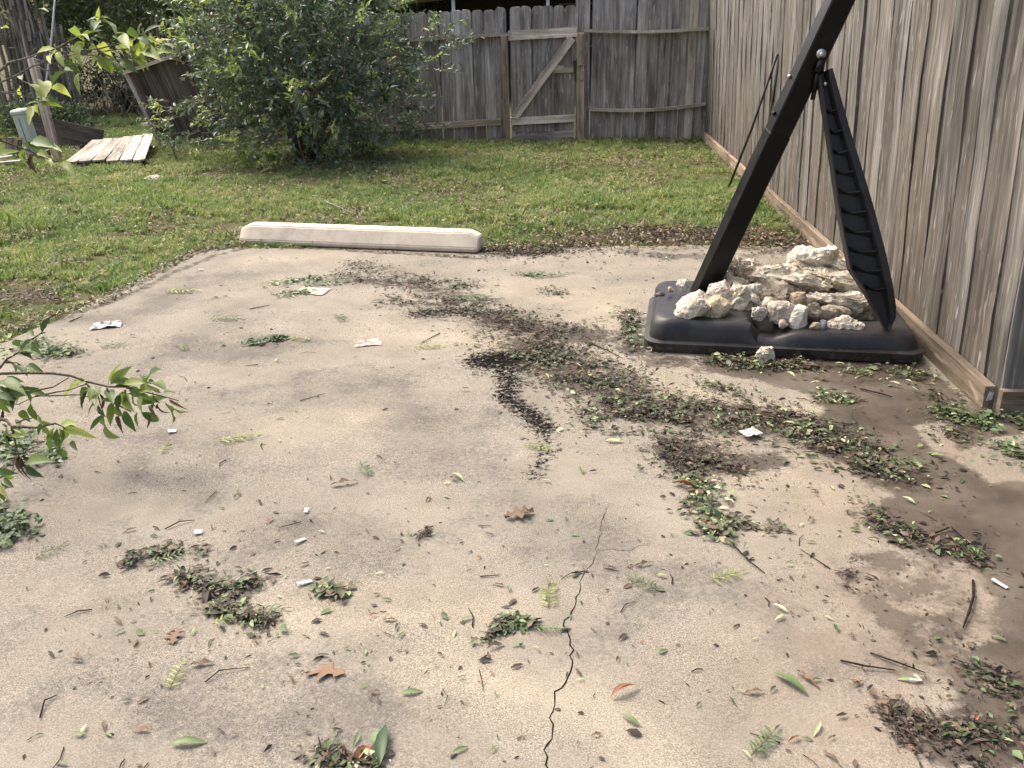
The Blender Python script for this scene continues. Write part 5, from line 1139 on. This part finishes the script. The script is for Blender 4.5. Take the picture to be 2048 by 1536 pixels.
# crumbs: tiny soil and bark bits over the whole slab
r = np.random.default_rng(99)
Pc = np.vstack([np.column_stack([r.uniform(-2.6, 2.2, 4200), r.uniform(1.0, 6.0, 4200)]), blob_pts([(975, 722), (1050, 716), (1015, 765), (1010, 795), (1070, 835), (1090, 870)], .10, 900, r), blob_pts([(900, 620), (1000, 640), (1100, 680), (1250, 780), (1500, 840), (1700, 900)], .3, 2600, r), blob_pts([(1340, 895), (1400, 925), (1470, 930)], .16, 1000, r), blob_pts([(690, 550), (800, 565), (950, 590)], .22, 1000, r), blob_pts([(1100, 720), (1200, 770)], .2, 1200, r), blob_pts([(1600, 1000), (1800, 1200), (1950, 1400)], .35, 700, r)])
keep = (fbm(Pc, 1.4, 8.0) + r.normal(size=len(Pc)) * .3) > -.05; Pc = Pc[keep]; n = len(Pc)
dv = np.column_stack([r.normal(size=(n, 2)), r.normal(size=n) * .1]); sz = .004 + .016 * r.random(n) ** 2.5; m_ = rotmats(dv, r.normal(size=n) * .4) * sz[:, None, None]; m_[:, :, 0] *= r.uniform(.15, .9, n)[:, None]
PF = np.vstack([np.column_stack([r.uniform(-2.4, 2.0, 1000), r.uniform(1.1, 5.9, 1000)]), blob_pts([(250, 1130), (500, 1200), (700, 1300), (1100, 1250), (1500, 1150)], .5, 300, r), blob_pts([(1000, 650), (1250, 790), (1500, 860), (1800, 960)], .35, 500, r)])
PF = PF[(fbm(PF, 1.1, 31.0) + r.normal(size=len(PF)) * .35) > -.02]; nn = len(PF)
dv2 = np.column_stack([r.normal(size=(nn, 2)), r.normal(size=nn) * .08]); s2 = .010 + .030 * r.random(nn) ** 2; m2 = rotmats(dv2, r.normal(size=nn) * .35) * s2[:, None, None]; m2[:, :, 0] *= r.uniform(.15, .9, nn)[:, None]
q_ = cloud('leaf_shreds', LEAF_V, LEAF_F, m2, np.column_stack([PF, [padz(*p) + .003 for p in PF]]), r.random(nn) ** 1.3, M['litter']); tag(q_, 'small torn leaf shreds scattered over the concrete slab', 'leaf litter', kind='stuff')
o = cloud('debris_crumbs', LEAF_V, LEAF_F, m_, np.column_stack([Pc, [padz(*p) + .0015 for p in Pc]]), r.random(n), M['crumb']); tag(o, 'fine soil and bark crumbs scattered over the concrete slab', 'debris', kind='stuff')

# --- single leaves that can be picked out
SH = {'g': [leaf_shape('leaf', .42, .25, .06, .08, 5, M['leaf_green'], .1, s) for s in range(4)], 'p': [leaf_shape('leaf', .42, .3, .08, .05, 5, M['leaf_pale'], .15, s + 5) for s in range(4)],
      'b': [leaf_shape('leaf', .30 + .04 * s, .28, .07, .04, 7, M['leaf_brown'], .55, s + 9) for s in range(5)], 'r': [leaf_shape('leaf', .36, .5, .12, .1, 5, M['leaf_rust'], .4, s + 15) for s in range(3)]}
LABS = {'g': ('small loose green leaf ', 'loose green leaves'), 'p': ('small pale yellow-green leaf ', 'loose pale leaves'), 'b': ('small dark brown leaf ', 'loose brown leaves'), 'r': ('small rust-coloured leaf ', 'loose rust leaves')}
MARKS = [(560, 530, 'on the slab in front of the wheel stop\'s left end'), (850, 540, 'on the slab before the wheel stop\'s right end'), (1080, 530, 'at the back of the slab right of the wheel stop'), (215, 650, 'near the crumpled white paper'), (480, 640, 'in the back left of the slab'), (720, 660, 'on the slab below the flat tan card'), (1030, 770, 'beside the black stain'), (1180, 620, 'on the slab left of the basketball base'), (1350, 775, 'on the pale dry tongue before the base'), (1600, 770, 'in the mud before the basketball base'), (1840, 790, 'by the sill board of the side fence'), (1300, 870, 'below the long leaf drift'), (1560, 960, 'between the drift and the lower mud edge'),
         (1880, 1000, 'on the wet mud at the right'), (1420, 1080, 'beside the green leaflet trail'), (1190, 1060, 'around the top of the crack'), (1150, 1240, 'beside the middle of the crack'), (1100, 1450, 'beside the bottom of the crack'), (430, 1170, 'around the big lower left leaf clump'), (200, 900, 'under the tip of the hanging bough'), (480, 820, 'in the open left middle of the slab'), (760, 850, 'in the open centre of the slab'), (640, 1060, 'around the lone white slips'), (870, 1080, 'near the crumpled grey-brown oak leaf'), (690, 1340, 'around the brown lobed oak leaf'), (130, 1180, 'at the left edge of the slab front'), (150, 1430, 'in the bottom left corner'), (440, 1460, 'at the bottom edge near the large oval leaf'), (880, 1420, 'at the bottom edge left of the crack'), (920, 1230, 'between the oak leaf and the crack'),
         (1380, 1260, 'right of the crack middle'), (1360, 1460, 'at the bottom right of the crack'), (1600, 1180, 'near the bright yellow leaf'), (1600, 1400, 'near the long dark green leaf at lower right'), (1780, 1230, 'by the round litter clump at right'), (1900, 1450, 'in the bottom right corner'), (1960, 1200, 'by the thick grey twig at right')]
def where(x, y): return min(MARKS, key=lambda q: ((q[0] - x) / (y + 300)) ** 2 + ((q[1] - y) / (.6 * (y - 150))) ** 2)[2]
def put(kind, x, y, size, rz, lab=None, grp=True, pix=True, z=0.0):
    p = G(x, y) if pix else Vector((x, y, 0)); o = link('leaf', random.choice(SH[kind]), None, None, (p.x, p.y, padz(p.x, p.y) + .003 + size * .04 + z), (random.uniform(-.12, .12), random.uniform(-.2, .2), rz), (size, size, size))
    tag(o, lab or LABS[kind][0] + where(x, y), 'leaf', LABS[kind][1] if not lab else None)
named = [('p', 905, 950, .075, 3.9, 'long light green leaf alone in the middle of the slab'), ('g', 1165, 950, .055, .2, 'rounded pale green leaf left of the dark litter'), ('p', 1210, 885, .085, -1.5, 'long rolled yellow-green leaf below the drift'), ('g', 340, 1490, .085, -1.4, 'large dark green oval leaf at the bottom left'), ('b', 410, 1215, .10, .3, 'large reddish brown leaf on the lower left clump'), ('b', 660, 975, .10, -1.2, 'long curled tan leaf in the centre left'),
         ('r', 1220, 1400, .085, -1.0, 'rust brown leaf at the bottom right of the crack'), ('g', 1280, 1455, .055, .9, 'bright green leaf below the rust brown leaf'), ('g', 1545, 1350, .10, 3.9, 'long dark green leaf at lower right with a brown partner'), ('b', 1590, 1345, .08, 3.8, 'dark shrivelled leaf right of the long green leaf'), ('r', 1340, 970, .12, -1.9, 'long rust-red bark-like leaf in the litter'), ('g', 760, 1536, .12, .1, 'tall dark leaf standing at the bottom picture edge'),
         ('b', 1205, 1135, .05, -1.9, 'dark leaf lying across the top of the crack'), ('p', 1575, 1228, .045, .8, 'bright yellow leaf in the right half of the slab'), ('p', 1570, 1235, .04, 2.2, 'bright yellow leaf tip beside its twin'), ('g', 800, 1390, .06, -1.3, 'narrow green leaf joined to a brown stem'), ('r', 700, 1540, .09, -.4, 'rust leaf cut by the bottom edge'), ('b', 1270, 1135, .06, -1.2, 'charred leaf right of the crack'),
         ('p', 1830, 1010, .05, .6, 'cream leaf floating on the wet mud'), ('p', 1860, 912, .055, -1.6, 'white petal-like leaf on the mud by the pale patch'), ('r', 1700, 910, .03, .5, 'orange leaf beside the green-flecked drift'), ('p', 1120, 870, .03, .5, 'cream leaf at the foot of the black stain'), ('b', 380, 1332, .06, -1.3, 'brown leaf with a long pale stem at lower left'), ('g', 1675, 1268, .04, 0, 'dark green upright leaf at the right'), ('p', 1640, 1450, .05, 2.6, 'long pale leaf near the bottom right'), ('p', 1830, 1365, .045, 1.5, 'pale cream leaf at the lower right')]
for k, x, y, s, rz, lab in named: put(k, x, y, s, rz, lab)
rp = np.random.default_rng(5)
def rnd_spot():
    while True:
        x, y = rp.uniform(40, 2030), 520 + 1010 * rp.random() ** .85
        p = G(x, y)
        if x < 375 and y < 665 - (x) * .43: continue
        if 1270 < x < 1860 and y < 735: continue
        if x > 1850 and y < 860: continue
        return x, y
for k, n, lo, hi in (('g', 62, .018, .044), ('p', 40, .016, .038), ('b', 80, .014, .05), ('r', 22, .015, .035)):
    for _ in range(n):
        x, y = rnd_spot(); put(k, x, y, rp.uniform(lo, hi), rp.uniform(0, 6.28))
for x, y, k in [(1640, 770, 'p'), (1690, 735, 'p'), (1700, 740, 'p'), (1660, 790, 'g'), (1800, 775, 'p'), (1810, 765, 'p'), (1590, 760, 'p'), (1720, 760, 'p'), (1820, 780, 'p'), (1600, 745, 'g'), (1850, 780, 'b'), (1480, 640, 'p'), (1900, 785, 'p'), (1150, 735, 'p'), (1170, 750, 'r'), (1200, 745, 'r'), (1090, 755, 'p'), (1440, 835, 'p'), (1590, 855, 'p'), (1610, 862, 'p'), (1660, 870, 'p'), (1680, 868, 'g'), (1540, 840, 'r'), (1550, 895, 'b')]:
    put(k, x, y, rp.uniform(.035, .06), rp.uniform(0, 6.28), z=.012)
# --- compound leaf sprigs
LF = [leaf_shape('leaflet', .40, .25, .03, .04, 4, mm, .05, s) for s, mm in enumerate((M['leaf_green'], M['leaf_green'], M['bough_leaf_yellow']))]
def sprig(x, y, L, rz, pairs, pale, lab):
    p = G(x, y); e = empty('leaf_sprig', (p.x, p.y, padz(p.x, p.y) + .004), (0, 0, rz)); tag(e, lab, 'leaf sprig', 'compound leaf sprigs on the slab')
    b = MB(); b.tube([(0, 0, 0), (L * .02, L * .5, .006), (0, L, .002)], [.0013, .0011, .0006], 4); b.build('stalk', M['twig_green'], e, True)
    me = LF[2] if pale else LF[random.randrange(2)]
    for k in range(pairs):
        for s in (-1, 1): link('leaflet', me, None, e, (L * .015, L * (.08 + .9 * k / pairs), .005), (random.uniform(-.15, .2), random.uniform(-.2, .2), -s * random.uniform(.9, 1.25)), (L * .30,) * 3)
    link('leaflet', me, None, e, (0, L, .003), (0, 0, 0), (L * .28,) * 3)
sprig(1097, 1218, .105, .05, 6, True, 'upright light green fern-like sprig just left of the crack')
sprig(1503, 1515, .095, -.7, 7, False, 'dark green fern-like sprig at the bottom right')
sprig(738, 955, .10, .5, 6, False, 'grey-green sprig in the middle of the slab')
sprig(340, 1380, .085, .1, 5, True, 'pale green sprig at the lower left')
sprig(70, 1120, .09, -.5, 5, False, 'small green sprig below the left edge heap')
sprig(1315, 1185, .09, .9, 6, False, 'green sprig right of the crack top')
sprig(425, 1250, .08, -1.0, 5, True, 'pale sprig under the lower left clump')
sprig(500, 1225, .09, -1.4, 5, False, 'green sprig on the bottom part of the left clump')
sprig(300, 1130, .10, -.9, 6, False, 'green sprig on the upper part of the left clump')
sprig(1070, 1262, .07, -1.5, 5, False, 'green sprig on the bent clump near the crack')
sprig(420, 640, .16, -1.5, 7, False, 'long green sprig on the left half of the slab')
sprig(330, 585, .18, -1.45, 7, True, 'pale sprig near the left slab edge')
sprig(440, 888, .13, -1.0, 6, True, 'pale sprig right of a white tag')
sprig(325, 910, .08, .1, 4, True, 'small pale sprig under the hanging bough tip')
sprig(1050, 893, .10, -1.9, 6, True, 'pale sprig below the black stain')
sprig(370, 705, .10, .5, 6, False, 'dark sprig at the left of the slab')
sprig(690, 645, .13, .6, 6, False, 'dark green sprig below the back litter line')
sprig(900, 600, .20, -1.4, 8, False, 'long sprig in the dark wet band')
sprig(1290, 805, .12, -1.2, 6, False, 'green sprig on top of the long drift')
sprig(1440, 780, .09, .5, 5, False, 'small green sprig on the pale dry tongue')
sprig(200, 695, .13, -1.4, 6, False, 'brownish sprig below the white paper')
sprig(1420, 1165, .10, -1.1, 5, True, 'pale sprig right of centre')
sprig(620, 685, .12, 1.2, 6, True, 'pale sprig in the middle left')
sprig(830, 697, .13, -1.4, 6, True, 'light sprig on the sandy patch')
sprig(1060, 555, .22, -1.2, 7, False, 'green sprig at the back right of the slab')
sprig(600, 570, .25, -1.3, 8, False, 'long green sprig at the back left of the slab')
sprig(1780, 925, .12, -1.5, 6, False, 'green sprig at the end of the fleck drift')
# --- oak leaves
def oak(name, m, seed):
    r = random.Random(seed); pts = []
    prof = [(0, .02), (.08, .06), (.16, .20), (.24, .08), (.34, .12), (.44, .34), (.52, .30), (.54, .12), (.64, .14), (.74, .30), (.80, .24), (.80, .10), (.88, .10), (1.0, .02)]
    V = []; F = []
    for y, w in prof:
        V += [(-w * r.uniform(.85, 1.15), y, .05 * w + r.uniform(0, .06)), (0, y, 0.03 * math.sin(y * 4)), (w * r.uniform(.85, 1.15), y, .08 * w + r.uniform(0, .06))]
    for i in range(len(prof) - 1):
        a = 3 * i; F += [(a, a+1, a+4, a+3), (a+1, a+2, a+5, a+4)]
    return mesh(name, V, F, True, m)
for x, y, s, rz, lab in [(690, 1350, .115, 1.4, 'brown lobed oak leaf at the lower left of centre'), (345, 1290, .075, .3, 'small torn oak leaf at the lower left'), (1010, 1040, .10, -1.1, 'crumpled grey-brown oak leaf in the middle of the slab'), (370, 1100, .09, 2.2, 'dead oak leaf under the upper left clump')]:
    p = G(x, y); tag(link('oak_leaf', oak('oak_leaf', M['leaf_brown'], int(x)), None, None, (p.x, p.y, padz(p.x, p.y) + .004), (random.uniform(-.1, .1), random.uniform(-.2, .2), rz), (s, s, s * (2.5 if x == 1010 else 1))), lab, 'oak leaf')
# --- twigs
tw = [([(1450, 1065), (1470, 1100), (1500, 1130), (1530, 1150)], .0024, 'long dark twig below the green leaflet trail'), ([(1945, 1165), (1945, 1200), (1935, 1235), (1925, 1260)], .0038, 'thick grey twig at the right in the mud edge'), ([(1680, 1325), (1730, 1340), (1790, 1345)], .0025, 'thin twig at the lower right'), ([(1740, 1310), (1800, 1335), (1850, 1350)], .0022, 'second thin twig above it at the lower right'), ([(80, 1435), (90, 1405), (115, 1390)], .002, 'fine bent twig at the bottom left'),
      ([(330, 1060), (360, 1048), (390, 1042)], .002, 'fine twig above the lower left clump'), ([(1720, 778), (1760, 790), (1785, 795)], .0035, 'stick with leaves in the wet mud before the base'), ([(1480, 818), (1600, 838), (1700, 850)], .003, 'long thin stick along the top of the drift'), ([(1185, 690), (1215, 705), (1245, 718)], .003, 'bent twig left of the base front'), ([(880, 668), (840, 690)], .0025, 'small dark twig on the sandy patch'), ([(500, 620), (540, 612)], .003, 'short dark stick in the left half of the slab'),
      ([(140, 645), (165, 635)], .004, 'short stick left of the white paper'), ([(1840, 1080), (1900, 1060), (1950, 1100)], .003, 'twig along the lower mud edge'), ([(960, 1155), (1000, 1152)], .002, 'tan stem near the centre'), ([(1560, 1490), (1500, 1470)], .002, 'thin twig at the bottom right edge'), ([(1660, 1140), (1600, 1100)], .0018, 'hair-thin twig right of the long dark twig'), ([(410, 1365), (440, 1345), (500, 1335)], .0016, 'pale stem at the lower left'), ([(600, 805), (650, 790)], .002, 'dry grass stem in the left middle')]
for pix, rad, lab in tw:
    b = MB(); pts = [G(*q) for q in pix]; pts = [Vector((p.x, p.y, padz(p.x, p.y) + rad + .001 + (.006 if 0 < i < len(pts) - 1 else 0))) for i, p in enumerate(pts)]
    b.tube(pts, [rad] * (len(pts) - 1) + [rad * .5], 5); tag(b.build('twig', M['twig_dark'], smooth=True), lab, 'twig')
for _ in range(46):
    x, y = rnd_spot(); p = G(x, y); a = rp.uniform(0, 6.28); L = rp.uniform(.02, .09); rad = rp.uniform(.0007, .002); b = MB()
    dvec = Vector((math.cos(a), math.sin(a), 0)); q0 = Vector((p.x, p.y, padz(p.x, p.y) + rad + .0005)); b.tube([q0, q0 + dvec * L * .5 + Vector((-dvec.y, dvec.x, 0)) * L * rp.uniform(-.2, .2) + Vector((0, 0, .003)), q0 + dvec * L], [rad, rad, rad * .5], 4)
    tag(b.build('twig', M['twig_dark'], smooth=True), 'short broken bit of twig ' + where(x, y), 'twig', 'broken twig bits')
# branch fallen on the lawn
b = MB(); pts = [G(650, 402, .05), G(690, 420, .06), G(715, 430, .05), G(745, 445, .04)]; b.tube(pts, [.007, .006, .005, .003], 6); b.tube([pts[1], G(685, 408, .10)], [.004, .002], 5); b.tube([pts[2], G(712, 415, .12)], [.004, .002], 5)
tag(b.build('fallen_branch', M['bark_grey'], smooth=True), 'bare grey branch lying on the lawn behind the wheel stop', 'branch')
# --- litter dropped by people
def crumple(n, size, seed, m, flat=.3, name='paper_scrap'):
    r = random.Random(seed); V = []; F = []; off = Vector((r.uniform(0, 90), r.uniform(0, 90), 0))
    for j in range(n):
        for i in range(n):
            u, v = i / (n - 1) - .5, j / (n - 1) - .5; rr_ = 1 + .25 * mnoise.noise(Vector((math.atan2(v, u), 0, seed)))
            z = flat * size * (.25 + mnoise.noise(Vector((u * 4, v * 4, 0)) + off) * .5 + .3 * mnoise.noise(Vector((u * 11, v * 11, 3)) + off)) * (1 - 1.2 * max(abs(u), abs(v)))
            V.append((u * size * rr_, v * size * .75 * rr_, max(.001, z)))
    for j in range(n - 1):
        for i in range(n - 1): F.append((j*n+i, j*n+i+1, (j+1)*n+i+1, (j+1)*n+i))
    return mesh(name, V, F, False, m)
p = G(215, 652); tag(link('crumpled_paper', crumple(14, .15, 4, M['white'], .35), None, None, (p.x, p.y, .003), (0, 0, .4)), 'crumpled white paper on the slab near the left grass edge', 'paper')
p = G(625, 583); tag(link('card_scrap', crumple(5, .19, 8, M['card'], .05), None, None, (p.x, p.y, .004), (0, 0, -.2)), 'flat tan card scrap in the back left of the slab', 'card')
p = G(735, 688); tag(link('card_scrap', crumple(8, .13, 12, M['rock_grey'], .35), None, None, (p.x, p.y, .003), (0, 0, .3)), 'crumpled grey scrap beside the sandy patch', 'scrap')
p = G(1500, 873); tag(link('paper_scrap', crumple(6, .075, 15, M['white'], .4), None, None, (p.x, p.y, .016), (0, 0, .5)), 'torn white paper in the long leaf drift', 'paper')
def white_tag(x, y, l, w, rz, lab):
    b = MB(); b.box((-l/2, -w/2, 0), (l/2, w/2, .0016)); p = G(x, y); o = b.build('plastic_tag', M['white'], loc=(p.x, p.y, padz(p.x, p.y) + .006), rot=(.1, .12, rz), bevel=.0006); tag(o, lab, 'tag')
white_tag(345, 866, .032, .026, .4, 'small white square tag right of the hanging bough'); white_tag(397, 1067, .026, .022, .3, 'white square chip on the upper left clump'); white_tag(601, 1084, .038, .013, .9, 'white slip lying alone left of centre')
white_tag(609, 1168, .042, .014, .6, 'white slip on the small green clump'); white_tag(613, 1024, .014, .026, .1, 'pale oval chip above the lone white slip'); white_tag(10, 906, .06, .03, .3, 'white scrap at the left picture edge'); white_tag(1998, 1172, .045, .012, -.9, 'white plastic bit on the wet mud at right'); white_tag(402, 541, .03, .02, .2, 'tiny white chip on the far left of the slab')
white_tag(1830, 1366, .03, .008, 0.1, 'thin cream chip at the lower right'); white_tag(1898, 715, .022, .016, .3, 'small pale chip beside the sill board')
# small weeds by the side fence and lawn edge
def weed(loc, n, h, lab, seed, m='bough_leaf_yellow'):
    rs = random.Random(seed); e = empty('weed', loc); tag(e, lab, 'weed', 'weeds by the side fence'); b = MB()
    for k in range(n):
        a = rs.uniform(0, 6.28); tip = Vector((math.cos(a) * h * .3, math.sin(a) * h * .3, h * rs.uniform(.6, 1))); b.tube([(0, 0, -.01), tip * .5 + Vector((0, 0, .01)), tip], [.003, .002, .001], 4)
        for j in range(5):
            q = tip * (.4 + .15 * j); aa = rs.uniform(0, 6.28); d = Vector((math.cos(aa), math.sin(aa), .3)).normalized(); L = rs.uniform(.04, .075); xa = d.cross(Vector((0, 0, 1))).normalized()
            o = link('leaf', random.choice(LY if m == 'bough_leaf_yellow' else LG), None, e); o.matrix_basis = Matrix.Translation(q) @ Matrix((xa, d, xa.cross(d))).transposed().to_4x4() @ Matrix.Diagonal((L, L, L, 1))
    b.build('stem', M['twig_green'], e, True)
q = G(1537, 385); weed((q.x, q.y, -.02), 3, .32, 'tall young weed against the side fence behind the pole', 1)
q = G(1590, 445); weed((q.x - .06, q.y, -.02), 3, .12, 'low weed at the sill board behind the rocks', 2, 'g')
q = G(530, 300); weed((q.x, q.y - .5, -.02), 3, .2, 'low leafy weed at the left foot of the shrub', 3, 'g')
